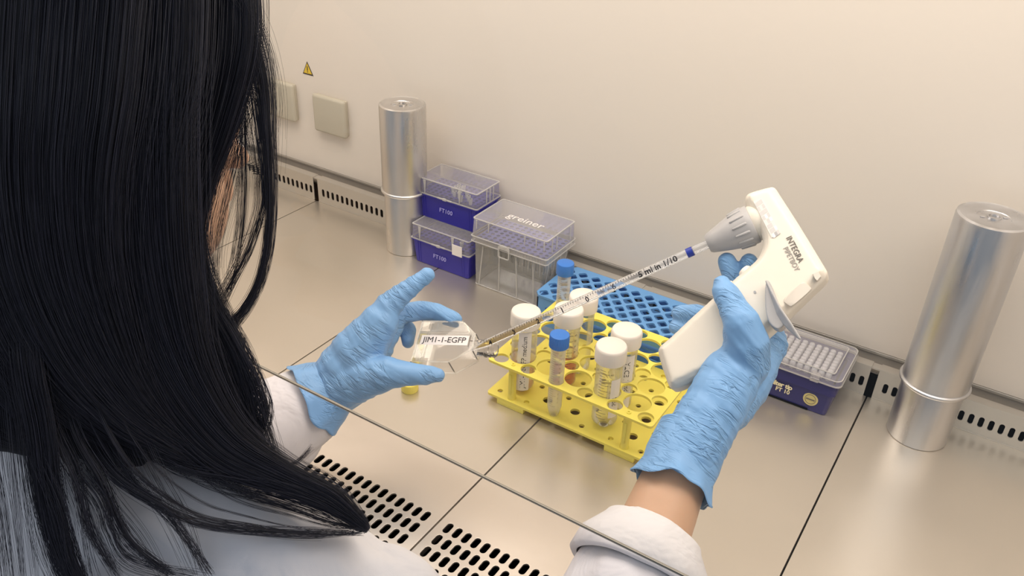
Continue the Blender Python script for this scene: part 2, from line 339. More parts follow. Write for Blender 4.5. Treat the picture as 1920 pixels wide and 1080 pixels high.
# ================================================================ CANISTERS
def canister(x, y, zring, h, rb, rt, label, m):
    t = empty('pipette_canister', (x, y, 0), label=label, cat='canister', group='aluminium pipette canisters')
    b = nb(); lathe(b, [(0, 0), (rb - .001, 0), (rb, .001), (rb, zring + .004), (rb - .001, zring + .006), (0, zring + .006)], 72); puts('body', b, m, t)
    b = nb(); lathe(b, [(0, zring + .004), (rt, zring + .004), (rt, h - .0035), (rt - .0006, h - .0012), (rt - .003, h), (rt - .004, h - .0006), (rt - .006, h - .0012), (.016, h - .0016), (.0155, h - .0024), (.006, h - .0022), (0, h - .0022)], 72); lid = puts('lid', b, m, t, 30)
    b = nb(); lathe(b, [(rt - .001, zring)] + [(max(rb, rt) + .0002 + .0022 * math.cos(a), zring + .0025 + .0024 * math.sin(a)) for a in [math.radians(q) for q in range(-90, 91, 20)]] + [(rt - .001, zring + .005)], 72); puts('rolled_rim', b, m, t, 60)
    b = nb(); lathe(b, [(.0065, h - .0022), (.0065, h - .0008), (.0058, h - .0006), (.0052, h - .0008), (.0052, h - .0022)], 30); puts('embossed_ring', b, m, lid)
    for a in (0, 180):
        b = nb(); box(b, .009, .0135, -.0012, .0012, h - .0022, h - .0010, .0004); o = put('embossed_bar', b, m, lid); o.rotation_euler = (0, 0, math.radians(a + 30))
canister(.2225, -.037, .0955, .2275, .0305, .0330, 'shiny aluminium pipette canister standing behind the stacked blue tip boxes', 'aluminium')
canister(.9635, -.0365, .0720, .2755, .0322, .0345, 'scratched aluminium pipette canister with stained lid standing before the slotted strip, at the photo\'s right', 'aluminium_worn')
# ================================================================ YELLOW RACK
RT = 0.057
t = empty('tube_rack', (.632, -.190, 0), label='yellow two-tier tube rack holding white- and blue-capped tubes', cat='rack')
X5 = [.5415 + .0362 * i - .632 for i in range(6)]; Y5 = [-.2590 + .0345 * j + .190 for j in range(5)]
X0 = [.5596 + .0362 * i - .632 for i in range(5)]; Y0 = [-.24175 + .0345 * j + .190 for j in range(4)]
outer = rrect(-.1025, .1025, -.0800, .0805, .004, 4)
b = nb(); plate(b, outer, [circ(x, y, .0087) for x in X5 for y in Y5] + [circ(x, y, .0153, 36) for x in X0 for y in Y0], RT - .003, RT); puts('top_plate', b, 'yellow_plastic', t)
b = nb(); plate(b, outer, [circ(x, y, .0032, 14) for x in X5 for y in Y5] + [circ(x, y, .0056, 20) for x in X0 for y in Y0], .007, .010)
for xx in (-.088, .052):
    for yy in (-.0800, .066): box(b, xx, xx + .036, yy, yy + .0145, 0, .0072, .0006)
puts('base_plate', b, 'yellow_plastic', t)
for x in (X0[0], X0[4]):
    for y in (-.0725, .0735):
        b = nb(); lathe(b, [(.0052, .0098), (.0050, .0120), (.0046, .014), (.0046, RT - .003), (0, RT - .003)], 20); lathe(b, [(0, RT - .001), (.0024, RT - .001), (.0024, RT + .0010), (.0014, RT + .0012), (.0012, RT - .0002), (0, RT - .0002)], 16)
        o = puts('post', b, 'yellow_plastic', t); o.location = (x, y, 0)
        b = nb(); box(b, -.0018, .0018, -.0052, -.0040, .018, .046, .0008); q = puts('post_rib', b, 'yellow_plastic', o)
# ================================================================ BLUE RACK
BX, BY = .600, -.052
t = empty('micro_tube_rack', (BX, BY, 0), label='light blue microtube rack with diamond holes behind the yellow rack', cat='rack')
hl = []
for k in range(9):
    y = -.0912 + .0117 * k - BY
    for a in range(-14, 15):
        x = .6162 + .0198 * a + (0.0099 if k % 2 else 0) - BX
        if -.111 < x < .105: hl.append(rotpts(rrect(x - .0056, x + .0056, y - .0056, y + .0056, .0027, 4), x, y, math.radians(45)))
hl = [h for h in hl if max(y for x, y in h) < .0435]
outer = [(-.106, -.048), (-.1125, -.041), (-.1125, .030), (-.100, .0465), (.114, .0465), (.114, -.048)]
b = nb(); plate(b, outer, hl, .0425, .045); puts('top_plate', b, 'blue_rack_plastic', t)
b = nb(); plate(b, rrect(-.105, .111, -.044, .043, .003), [h for h in hl if min(x for x, y in h) > -.103 and max(x for x, y in h) < .109 and min(y for x, y in h) > -.043 and max(y for x, y in h) < .042], .020, .0215); puts('middle_plate', b, 'blue_rack_plastic', t)
b = nb(); box(b, -.1065, .1125, -.0455, .0445, .0005, .002); puts('bottom_plate', b, 'blue_rack_plastic', t)
TW = Matrix(((1, 0, 0, 0), (0, 0, 1, 0), (0, 1, 0, 0), (0, 0, 0, 1)))
for y in (-.0470, .0445):
    b = nb(); plate(b, rrect(-.108, .1135, 0, .0425, .001, 2), [rrect(-.095 + .0345 * i, -.068 + .0345 * i, .010, .030, .003) for i in range(6)], y, y + .0018, TW); bmesh.ops.recalc_face_normals(b, faces=b.faces); puts('side_wall', b, 'blue_rack_plastic', t)
TE = Matrix(((0, 0, 1, 0), (1, 0, 0, 0), (0, 1, 0, 0), (0, 0, 0, 1)))
for x in (-.108, .1117):
    b = nb(); plate(b, rrect(-.047, .0463, 0, .0425, .001, 2), [rrect(-.034, -.006, .010, .030, .003), rrect(.006, .034, .010, .030, .003)], x, x + .0018, TE); bmesh.ops.recalc_face_normals(b, faces=b.faces); puts('end_wall', b, 'blue_rack_plastic', t)
# ================================================================ TUBES
def big_tube(x, y, label, tilt=(0, 0), liquid=None, fill=.03, paper=None, pang=0, marks=None, group='white-capped centrifuge tubes in the yellow rack'):
    t = empty('centrifuge_tube', (x, y, .0062), label=label, cat='tube', group=group); t.rotation_euler = (tilt[0], tilt[1], 0); r = .0143
    b = nb(); lathe(b, [(0, .0), (.0025, .0004), (.0045, .0018), (.0136, .0125), (r, .0145), (r, .104)], 48); puts('tube_body', b, 'tube_plastic', t)
    if liquid:
        b = nb(); lathe(b, [(0, .0012), (.004, .0025), (.0128, .0130), (r - .0010, .0150), (r - .0010, fill), (0, fill)], 40); puts('liquid', b, liquid, t)
    b = nb(); pr = [(.0152, .0935), (.0168, .0937), (.0170, .0945), (.0170, .1090), (.0160, .1115), (.0150, .1122), (0, .1122)]; lathe(b, pr, 96)
    for v in b.verts:
        rr = math.hypot(v.co.x, v.co.y)
        if rr > .0165 and .094 < v.co.z < .1095 and int(round(math.degrees(math.atan2(v.co.y, v.co.x)) / 3.75)) % 2: v.co.x *= .985; v.co.y *= .985
    puts('screw_cap', b, 'white_cap', t, 50)
    for k in range(5):      # pressed volume rings
        pass
    if marks is not None:
        b = nb()
        for k in range(18):
            z = .022 + .0038 * k; w = .45 if k % 2 else .75
            for a in np.linspace(marks, marks + w, 6)[:-1]:
                a2 = a + w / 5; rr = r + .00012
                f = [b.verts.new((rr * math.cos(q), rr * math.sin(q), zz)) for q, zz in ((a, z), (a2, z), (a2, z + .0005), (a, z + .0005))]; b.faces.new(f)
        gr = put('graduation_marks', b, 'grey_ink', t)
        for k in range(1, 9):
            a = marks + .95; M = Matrix.Rotation(a, 4, 'Z') @ Matrix.Translation((r + .0002, 0, .022 + .0076 * k)) @ Matrix(((0, 0, 1, 0), (1, 0, 0, 0), (0, 1, 0, 0), (0, 0, 0, 1)))
            text('numeral', str(k * 5), .0034, 'grey_ink', gr, M, depth=0)
    if paper:
        s, z0, z1, half, size, zc = paper; b = nb(); n = 12; rr = r + .0003; A = [pang - half + 2 * half * i / n for i in range(n + 1)]
        lo = [b.verts.new((rr * math.cos(a), rr * math.sin(a), z0)) for a in A]; hi = [b.verts.new((rr * math.cos(a), rr * math.sin(a), z1)) for a in A]
        for i in range(n): b.faces.new((lo[i], lo[i + 1], hi[i + 1], hi[i]))
        pl = put('paper_label', b, 'paper', t, smooth=True)
        # text runs upwards; glyph height goes round the tube
        M = Matrix.Rotation(pang, 4, 'Z') @ Matrix.Translation((rr + .0001, 0, zc)) @ Matrix(((0, 0, 1, 0), (0, -1, 0, 0), (1, 0, 0, 0), (0, 0, 0, 1)))
        text('lettering', s, size, 'ink', pl, M, wrap=('y', rr), depth=0)
    return t
def wx(i): return .5596 + .0362 * i
def wy(j): return -.24175 + .0345 * j
va = math.atan2(-.68, .36)  # towards the viewer
big_tube(wx(0), wy(0), 'white-capped tube with an upright paper label, nearest to the flask', (math.radians(-1), 0), 'pink_liquid', .036, ('JIM1-1-EGFP medium', .012, .092, .52, .0082, .051), va + .10)
big_tube(wx(1), wy(1), 'white-capped unlabelled tube with printed scale behind the short blue-capped tube', (0, 0), 'orange_liquid', .034, None, 0, va - .2)
big_tube(wx(1), wy(2), 'white-capped tube standing rearmost in the yellow rack, behind the pipette', (0, 0), None)
big_tube(wx(3), wy(0), 'white-capped clear tube in the yellow rack, labelled PBS, the nearest of them', (math.radians(1), 0), None, .03, ('PBS', .024, .076, .42, .0078, .0460), va + .62, va - .75)
big_tube(wx(3), wy(1), 'white-capped tube with an EDTA label standing right behind the PBS tube', (0, 0), None, .03, ('Trypsin / EDTA', .014, .086, .55, .0082, .052), va + .30)
def small_tube(x, y, label, tilt=(0, 0), ridged=True):
    t = empty('slim_tube', (x, y, .0005), label=label, cat='tube', group='slim blue-capped tubes in the yellow rack'); t.rotation_euler = (tilt[0], tilt[1], 0); r = .0082
    b = nb(); lathe(b, [(0, 0), (.0022, .0003), (.0032, .0012), (.0078, .0205), (r, .0225), (r, .108)], 36); puts('tube_body', b, 'tube_milky', t)
    b = nb(); lathe(b, [(.0094, .1030), (.0108, .1032), (.0109, .1040), (.0109, .1165), (.0103, .1180), (.0092, .1185), (0, .1185)], 96)
    if ridged:
        for v in b.verts:
            rr = math.hypot(v.co.x, v.co.y)
            if rr > .0105 and int(round(math.degrees(math.atan2(v.co.y, v.co.x)) / 3.75)) % 2: v.co.x *= .965; v.co.y *= .965
    puts('screw_cap', b, 'blue_cap', t, 25)
    b = nb()
    for k in range(26):
        z = .026 + .0029 * k; w = .6 if k % 5 else 1.0; a0 = va - .9
        for i in range(5):
            a = a0 + w * i / 5; a2 = a + w / 5; rr = r + .00012; b.faces.new([b.verts.new((rr * math.cos(q), rr * math.sin(q), zz)) for q, zz in ((a, z), (a2, z), (a2, z + .00035), (a, z + .00035))])
    gr = put('graduation_marks', b, 'grey_ink', t)
    for k in range(1, 13):
        M = Matrix.Rotation(va + .35, 4, 'Z') @ Matrix.Translation((r + .0002, 0, .026 + .0058 * k)) @ Matrix(((0, 0, 1, 0), (1, 0, 0, 0), (0, 1, 0, 0), (0, 0, 0, 1)))
        text('numeral', str(k), .0030, 'grey_ink', gr, M, depth=0)
small_tube(.5415 + .0362 * 2, -.259, 'slim blue-capped tube at the front edge of the yellow rack')
small_tube(.5415, -.121, 'slim blue-capped tube at the back corner of the yellow rack, before the blue rack', ridged=False)
# ================================================================ TIP BOXES
def taper_box(bm, x0, x1, y0, y1, z0, z1, ins, th=0, bev=.002):
    """open-top tapered tub: smaller at z0 by ins"""
    r = bmesh.ops.create_cube(bm, size=1)['verts']
    for q in r:
        lo = q.co.z < 0; k = ins if lo else 0
        q.co = Vector(((x0 + k) if q.co.x < 0 else (x1 - k), (y0 + k) if q.co.y < 0 else (y1 - k), z0 if lo else z1))
    es = [e for e in {e for q in r for e in q.link_edges} if abs(e.verts[0].co.z - e.verts[1].co.z) > 1e-4]
    bmesh.ops.bevel(bm, geom=es, offset=bev * 1.6, segments=4, affect='EDGES', profile=.5)
def shell(bm, open_z, down=False):
    fs = [f for f in bm.faces if all(abs(v.co.z - open_z) < 1e-6 for v in f.verts)]; bmesh.ops.delete(bm, geom=fs, context='FACES_ONLY')
def well_plate(parent, x0, x1, y0, y1, z, nx, ny, m, missing=()):
    px = (x1 - x0) / nx; py = (y1 - y0) / ny
    b = nb(); plate(b, rrect(x0, x1, y0, y1, .002, 2), [circ(x0 + px * (i + .5), y0 + py * (j + .5), min(px, py) * .34, 10) for i in range(nx) for j in range(ny)], z - .0015, z); return puts('tip_tray', b, m, parent), px, py
def blue_tip_box(x, y, z, w, d, label, printed, tips, paper=False):
    t = empty('tip_box', (x, y, z), label=label, cat='box', group='stacked blue tip boxes with clear lids')
    hb, h = .0385, .0615
    b = nb(); taper_box(b, .0015, w - .0015, .0015, d - .0015, 0, hb, .003); shell(b, hb); puts('base', b, 'deep_blue', t)
    base = b
    for xx in (.0105, .0145, w - .0155, w - .0115):
        b = nb(); prism(b, [Vector((xx - .0008, .0040, .002)), Vector((xx + .0008, .0040, .002)), Vector((xx + .0008, .0012, hb - .002)), Vector((xx - .0008, .0012, hb - .002))], Vector((0, .003, 0))); bmesh.ops.recalc_face_normals(b, faces=b.faces); put('rib', b, 'deep_blue', t)
    for yy in (.010, .014, d - .014, d - .010):
        b = nb(); prism(b, [Vector((w - .0040, yy - .0008, .002)), Vector((w - .0040, yy + .0008, .002)), Vector((w - .0012, yy + .0008, hb - .002)), Vector((w - .0012, yy - .0008, hb - .002))], Vector((-.003, 0, 0))); bmesh.ops.recalc_face_normals(b, faces=b.faces); put('rib', b, 'deep_blue', t)
    b = nb(); plate(b, rrect(-.0005, w + .0005, -.0005, d + .0005, .003), [rrect(.004, w - .004, .004, d - .004, .003)], hb - .0022, hb); put('rim', b, 'deep_blue', t)
    tray, px, py = well_plate(t, .004, w - .004, .004, d - .004, hb + .002, 12, 7, 'deep_blue')
    for (i, j) in tips:
        b = nb(); lathe(b, [(.0024, 0), (.0029, .0065), (.0029, .0085), (.0020, .0085)], 12); o = puts('pipette_tip', b, 'clear_tip', t); o.location = (.004 + px * (i + .5), .004 + py * (j + .5), hb + .002)
    b = nb(); taper_box(b, 0, w, 0, d, hb, h, 0, bev=.0025); shell(b, hb)
    for v in b.verts:
        if v.co.z > h - .001: v.co.x += (.0012 if v.co.x < w / 2 else -.0012); v.co.y += (.0012 if v.co.y < d / 2 else -.0012)
    lid = puts('lid', b, 'frosted_lid', t)
    b = nb(); plate(b, rrect(.0008, w - .0008, .0008, d - .0008, .003), [rrect(.0026, w - .0026, .0026, d - .0026, .002)], h - .0008, h + .0004); put('lid_edge', b, 'ridge', lid)
    b = nb(); plate(b, rrect(-.0010, w + .0010, -.0010, d + .0010, .003), [rrect(.0005, w - .0005, .0005, d - .0005, .003)], hb, hb + .0014); put('lid_rim', b, 'ridge', lid)
    for xx in (.016, w * .72):
        b = nb(); prism(b, [Vector((xx - .0022, -.0006, h - .001)), Vector((xx + .0022, -.0006, h - .001)), Vector((xx + .0004, -.0006, hb + .001)), Vector((xx - .0004, -.0006, hb + .001))], Vector((0, .0012, 0))); bmesh.ops.recalc_face_normals(b, faces=b.faces); put('lid_gusset', b, 'ridge', lid)
    for yy in (d * .38, d * .52, d * .66):
        b = nb(); box(b, w - .0006, w + .0008, yy, yy + .0012, hb + .001, h - .001); put('lid_gusset', b, 'ridge', lid)
    b = nb(); box(b, w * .36, w * .60, -.0022, .0002, hb + .0002, hb + .0022, .0006); box(b, w * .46, w * .52, -.0034, -.001, hb - .0002, hb + .0040, .0008); puts('latch', b, 'ridge', t)
    text('lettering', printed, .0088, 'ft_print', t, Matrix.Translation((w * .49, -.0001 + .0012, hb * .52)) @ Matrix.Rotation(math.radians(90 - 4.5), 4, 'X'), bold=.0001, spacing=1.05)
    return t, lid
lowt = blue_tip_box(.2545, -.0650, .0005, .1040, .0615, 'lower of the two stacked blue tip boxes, white scrap stuck on its lid', 'FT100', [(9, 1)])
b = nb(); box(b, .330, .347, -.0670, -.0662, .036, .0525); o = put('torn_sticker', b, 'paper', lowt[1], label='torn white sticker'); o.data.transform(Matrix.Translation((-.2545, .0650, -.0005)))
upt = blue_tip_box(.2450, -.0390, .0622, .1075, .0605, 'upper of the two stacked blue tip boxes, tips showing under its clear lid', 'FT100', [(5, 3), (6, 3), (5, 4), (6, 4), (7, 1), (8, 0), (9, 1), (10, 0), (8, 2), (6, 1), (5, 2)])
# clear large tip box
def clear_box():
    x0, x1, y0, y1, hb, h = .3635, .4835, -.0660, .0105, .0765, .1035
    t = empty('clear_tip_box', (x0, y0, 0.0005), label='large clear tip box with lavender tray beside the stacked blue boxes', cat='box')
    w, d = x1 - x0, y1 - y0
    b = nb()
    bot = rrect(.005, w - .010, .002, d - .016, .003, 3); top = rrect(.002, w - .002, .002, d - .002, .004, 3)
    vb = [b.verts.new((x, y, 0)) for x, y in bot]; vt = [b.verts.new((x, y, hb)) for x, y in top]; n = len(vb); b.faces.new(list(reversed(vb)))
    for i in range(n): b.faces.new((vb[i], vb[(i + 1) % n], vt[(i + 1) % n], vt[i]))
    puts('base', b, 'clear_box', t)
    b = nb(); tube_path(b, [(x, y, .0008) for x, y in bot + bot[:1]], .0009, 6, False); put('base_edge', b, 'ridge', t)
    for k, (xa, xb_) in enumerate(((.018, .012), (.045, .0455), (.072, .0760), (.099, .1035))):
        b = nb(); prism(b, [Vector((xa - .0009, .0012, hb - .012)), Vector((xa + .0009, .0012, hb - .012)), Vector((xb_ + .0009, .0012, .001)), Vector((xb_ - .0009, .0012, .001))], Vector((0, .0012, 0))); bmesh.ops.recalc_face_normals(b, faces=b.faces); put('stiffening_rib', b, 'ridge', t)
    for k in range(4):
        yy = .012 + .016 * k
        b = nb(); prism(b, [Vector((w - .0022, yy - .0007, hb - .008)), Vector((w - .0022, yy + .0007, hb - .008)), Vector((w - .0100, yy + .0007, .001)), Vector((w - .0100, yy - .0007, .001))], Vector((.0008, 0, 0))); bmesh.ops.recalc_face_normals(b, faces=b.faces); put('stiffening_rib', b, 'ridge', t)
    tray, px, py = well_plate(t, .004, w - .004, .004, d - .004, hb - .003, 12, 8, 'lavender')
    for v in tray.data.vertices: pass
    b = nb()
    for i in range(6, 12):
        for j in range(1, 8):
            lathe(b, [(.0026, hb - .004), (.0020, hb - .022), (.0008, hb - .040)], 8, c=(.004 + px * (i + .5), .004 + py * (j + .5), 0))
    tag(put('pipette_tips', b, 'frosted_lid', t, smooth=True), kind='stuff')
    b = nb(); taper_box(b, -.0012, w + .0012, -.0012, d + .0012, hb - .008, h, 0, bev=.003); shell(b, hb - .008)
    for v in b.verts:
        if v.co.z > h - .001: v.co.x += (.0018 if v.co.x < w / 2 else -.0018); v.co.y += (.0018 if v.co.y < d / 2 else -.0018)
    lid = puts('lid', b, 'frosted_lid', t)
    b = nb(); plate(b, rrect(.0002, w - .0002, .0002, d - .0002, .004), [rrect(.0020, w - .0020, .0020, d - .0020, .003)], h - .0009, h + .0004); put('lid_edge', b, 'ridge', lid)
    for zz in (hb, hb - .008):
        b = nb(); plate(b, rrect(-.0020, w + .0020, -.0020, d + .0020, .004), [rrect(-.0006, w + .0006, -.0006, d + .0006, .004)], zz, zz + .0011); put('lid_rim', b, 'ridge', lid)
    for xx in (.008, .028, .086, .104, .116):
        b = nb(); prism(b, [Vector((xx - .0008, -.0016, h - .001)), Vector((xx + .0008, -.0016, h - .001)), Vector((xx + .0003, -.0016, h - .014)), Vector((xx - .0003, -.0016, h - .014))], Vector((0, .0015, 0))); bmesh.ops.recalc_face_normals(b, faces=b.faces); put('lid_gusset', b, 'ridge', lid)
    for yy in (.012, .024, .060):
        b = nb(); box(b, w + .0002, w + .0016, yy, yy + .001, h - .020, h - .001); put('lid_gusset', b, 'ridge', lid)
    b = nb(); plate(b, rrect(.046, .064, hb - .018, hb + .001, .003), [rrect(.0475, .0625, hb - .0165, hb - .004, .002)], -.0040, -.0028, TW); box(b, .050, .060, -.005, -.002, hb - .001, hb + .0025, .001); bmesh.ops.recalc_face_normals(b, faces=b.faces); puts('latch', b, 'ridge', t)
    text('lettering', 'greiner', .0200, 'paper', lid, Matrix.Translation((w * .54, d * .46, h + .0003)) @ Matrix.Rotation(math.radians(-2), 4, 'Z'), depth=.0002)
mat('lavender', (132, 134, 190), .45)
clear_box()
# navy filter tip box on the right
def navy_box():
    x0, x1, y0, y1, hb, h = .7500, .8765, -.0735, .0125, .0430, .0535
    t = empty('filter_tip_box', (x0, y0, .0005), label='navy filter tip box with grey lid between the held pipettor and the scratched canister', cat='box'); w, d = x1 - x0, y1 - y0
    b = nb(); bot = rrect(.004, w - .008, .0045, d - .0155, .005, 4); mid = rrect(.0035, w - .0045, .0025, d - .0150, .005, 4)
    lv = [(bot, 0), (mid, .0375)]; rings = [[b.verts.new((x, y, z)) for x, y in p] for p, z in lv]; n = len(bot); b.faces.new(list(reversed(rings[0])))
    for i in range(n): b.faces.new((rings[0][i], rings[0][(i + 1) % n], rings[1][(i + 1) % n], rings[1][i]))
    base = puts('base', b, 'navy', t)
    b = nb(); plate(b, rrect(.0008, w - .0018, .0002, d - .0035, .006), [rrect(.006, w - .006, .006, d - .016, .004)], .0432, .0445); puts('rim', b, 'navy', t)
    b = nb(); plate(b, rrect(.0018, w - .0030, .0010, d - .0150, .006), [rrect(.006, w - .007, .006, d - .018, .004)], .0300, .0432); puts('collar', b, 'navy', t)
    z0, z1 = .0452, h
    b = nb(); p0 = rrect(-.0010, w + .0010, -.0010, d - .001, .008, 5); p1 = rrect(.0005, w - .0005, .0005, d - .0025, .008, 5); p2 = rrect(.010, w - .0105, .0105, d - .012, .003, 5)
    rr = [[b.verts.new((x, y, z)) for x, y in p] for p, z in ((p0, z0), (p1, z1 - .001), (p2, z1 - .0005), (p2, z1 + .002))]; n = len(p0)
    for a, c in zip(rr[:-1], rr[1:]):
        for i in range(n): b.faces.new((a[i], a[(i + 1) % n], c[(i + 1) % n], c[i]))
    b.faces.new(rr[-1]); lid = puts('lid', b, 'frosted_lid', t)
    b = nb(); plate(b, p0, [rrect(.0004, w - .0004, .0004, d - .0025, .0075, 5)], z0, z0 + .0014); put('lid_rim', b, 'ridge', lid)
    b = nb(); plate(b, rrect(.0095, w - .0100, .0100, d - .0115, .0035), [rrect(.0107, w - .0112, .0112, d - .0127, .003)], z1 + .0012, z1 + .0026); put('lid_edge', b, 'ridge', lid)
    b = nb(); plate(b, rrect(.0002, w - .0002, .0002, d - .0022, .008, 5), [rrect(.0012, w - .0012, .0012, d - .0034, .0075, 5)], z1 - .0012, z1 - .0003); put('lid_edge', b, 'ridge', lid)
    b = nb()
    for i in range(12):
        for j in range(8): lathe(b, [(.0026, .0405), (.0031, .0455), (.0031, .0500), (.0014, .0503), (0, .0503)], 10, c=(.0165 + .0084 * i, .0170 + .0070 * j, 0))
    tag(put('pipette_tips', b, 'clear_tip', t, smooth=True), kind='stuff')
    b = nb(); box(b, .008, w - .010, .008, d - .018, .039, .0405); put('tip_tray', b, 'navy', t)
    b = nb(); box(b, w - .034, w - .024, -.0022, .006, z1 - .009, z1 + .0002, .0008); puts('latch', b, 'frosted_lid', t)
    FM = Matrix.Translation((0, .0012, 0)) @ Matrix.Rotation(math.radians(90 - 3), 4, 'X')
    text('lettering', 'filter tip', .0088, 'pale_gold', base, Matrix.Translation((.0640, .0008, .0225)) @ FM, bold=.00025, spacing=.9)
    text('lettering', 'FT 10', .0072, 'pale_gold', base, Matrix.Translation((.0660, .0009, .0150)) @ FM, bold=.0002)
    b = nb(); box(b, .006, .051, .0026, .0036, .0185, .0190); put('printed_line', b, 'pale_gold', base)
    text('lettering', 'one', .0048, 'pale_gold', base, Matrix.Translation((.0410, .0008, .0222)) @ FM, bold=.0003)
    b = nb(); lathe(b, [(0, .0004), (.0082, .0004), (.0086, 0), (.0080 * 1.08, -.0005)], 36, M=Matrix.Translation((.0985, .0032, .0165)) @ Matrix.Rotation(math.radians(87), 4, 'X')); s = puts('round_seal', b, 'gold', base, label='round gold seal')
    b = nb(); lathe(b, [(.0058, .0004), (.0058, .0007), (.0063, .0007), (.0063, .0004)], 36, M=Matrix.Translation((.0985, .0032, .0165)) @ Matrix.Rotation(math.radians(87), 4, 'X')); put('printed_line', b, 'grey_ink', base)
    b = nb(); box(b, .0935, .1035, .0020, .0032, .0160, .0172); put('printed_line', b, 'grey_ink', base)
    b = nb(); box(b, .012, .098, .0030, .0050, .0006, .0018); put('base_slot', b, 'dark_void', base)
navy_box()
# yellow cap lying on the worktop
t = empty('flask_cap', (.4465, -.3085, 0), label='yellow flask cap lying on the worktop under the left glove', cat='cap')
b = nb(); pr = [(0, .0002), (.0098, .0002), (.0102, .0010), (.0102, .0105), (.0096, .0112), (.0090, .0105), (.0088, .0022), (0, .0022)]; lathe(b, pr, 72)
for v in b.verts:
    if math.hypot(v.co.x, v.co.y) > .0100 and int(round(math.degrees(math.atan2(v.co.y, v.co.x)) / 5)) % 2: v.co.x *= .97; v.co.y *= .97
puts('cap_shell', b, 'yellow_plastic', t, 30)
b = nb(); lathe(b, [(.0070, .0022), (.0070, .0070), (.0062, .0070), (.0062, .0022)], 40); puts('inner_seal', b, 'yellow_plastic', t)
# ================================================================ FLASK
u = VX * .952 - VF * .306; vv = (VX * .18 - VD * .81 + VF * .56).normalized(); nn = u.cross(vv).normalized()
if nn.dot(VF) > 0: nn = -nn
FO = at(770, 678, .838)
fm = frame(FO, u, vv, u.cross(vv)); 
sgn = 1 if u.cross(vv).dot(VF) < 0 else -1      # local z towards the viewer when +1
t = empty('culture_flask', label='clear plastic culture flask labelled JIM1-1-EGFP, held in the left glove', cat='flask'); t.matrix_world = fm
L1, Wd, TH = .0605, .0480, .0215
prof = [(0, 0), (.040, 0), (L1, .0150), (L1, .0330), (.044, Wd), (0, Wd)]
def off(poly, d):
    cx = sum(p[0] for p in poly) / len(poly); cy = sum(p[1] for p in poly) / len(poly); return [(x + (cx - x) * d, y + (cy - y) * d) for x, y in poly]
b = nb(); f1, f2, a, c = prism(b, [Vector((x, y, 0)) for x, y in prof], Vector((0, 0, -TH * sgn))); bmesh.ops.recalc_face_normals(b, faces=b.faces); bmesh.ops.bevel(b, geom=list(b.edges), offset=.0010, segments=2, affect='EDGES'); fbod = puts('flask_body', b, 'flask_plastic', t)
for zz in (0.0003 * sgn, -TH * sgn):
    b = nb(); plate(b, prof, [off(prof, .055)], min(zz, zz - .0008 * sgn), max(zz, zz - .0008 * sgn)); put('raised_rim', b, 'clear_plastic', t)
for (xa, ya) in prof:
    b = nb(); tube_path(b, [(xa, ya, 0), (xa, ya, -TH * sgn)], .0006, 6); put('corner_edge', b, 'flask_plastic', t)
b = nb(); NM = Matrix.Translation((L1 - .002, .0240, -TH * .5 * sgn)) @ Matrix.Rotation(math.radians(90), 4, 'Y')
lathe(b, [(.0098, -.001), (.0085, .004), (.0080, .010), (.0092, .0105), (.0092, .012), (.0082, .0125), (.0092, .0145), (.0092, .016), (.0082, .0165), (.0092, .0185), (.0092, .020), (.0082, .0215), (.0076, .0215), (.0072, .004)], 40, M=NM); puts('threaded_neck', b, 'flask_plastic', t)
b = nb(); z = .0004 * sgn; box(b, .0045, .0545, .0195, .0305, min(z, z + .0002 * sgn), max(z, z + .0002 * sgn)); pl = put('paper_label', b, 'paper', t)
text('lettering', 'JIM1-1-EGFP', .0090, 'ink', pl, Matrix.Translation((.0295, .0250, z + .0004 * sgn)) @ (Matrix.Identity(4) if sgn > 0 else Matrix.Rotation(math.pi, 4, 'Y')), spacing=.97)
b = nb(); box(b, .0555, .0559, .018, .032, z - .0001, z + .0003); box(b, .0555, .0590, .0248, .0252, z - .0001, z + .0003); put('printed_line', b, 'grey_ink', t)
# ================================================================ PIPETTE and PIPETTOR
A0 = at(1330, 456.5, .757); A1 = at(884, 656.5, .824)
ax = (A1 - A0).normalized(); LP = (A1 - A0).length
t = empty('serological_pipette', A1, label='long transparent serological pipette reaching from the white pipettor into the flask neck', cat='pipette')
side = (-VF) - ax * (-VF).dot(ax); side.normalize(); up2 = side.cross(ax).normalized()
if up2.dot(VD) > 0: up2 = -up2
# local: x = from tip to nose, z = towards viewer
pm = frame(Vector((0, 0, 0)), -ax, up2, side)
def pput(name, b, m, **k):
    o = puts(name, b, m, t, **k); o.matrix_basis = pm; return o
RX = Matrix.Rotation(math.radians(90), 4, 'Y'); r0 = .0041
b = nb(); lathe(b, [(.0010, 0), (.0012, .001), (.0034, .014), (r0, .018), (r0, LP + .015)], 28, M=RX); pput('glass_body', b, 'pipette_glass')
b = nb(); lathe(b, [(.0022, .016), (.0026, .03), (.0026, LP)], 20, M=RX); pput('bore', b, 'pipette_glass')
b = nb(); lathe(b, [(0, .004), (.0016, .012), (.0025, .02), (.0025, .076), (0, .074)], 20, M=RX); pput('liquid', b, 'amber_liquid')
xb = LP * (1330 - 1298) / (1330 - 884.)
b = nb(); lathe(b, [(r0 + .0002, LP - xb - .0038), (r0 + .0002, LP - xb + .0020)], 32, M=RX); pput('blue_band', b, 'blue_ink')
def wm(x): return pm @ Matrix.Translation((x, 0, r0 + .0004))
me = text_mesh('5 ml in 1/10', .0078, depth=0, bold=.00022)
for v in me.vertices:
    a = v.co.y / r0; v.co = (v.co.x, r0 * math.sin(a), r0 * math.cos(a) - r0)
o = put('lettering', me, 'ink', t); o.matrix_basis = wm(LP * (1 - (1330 - 1240) / 446.))
b = nb()
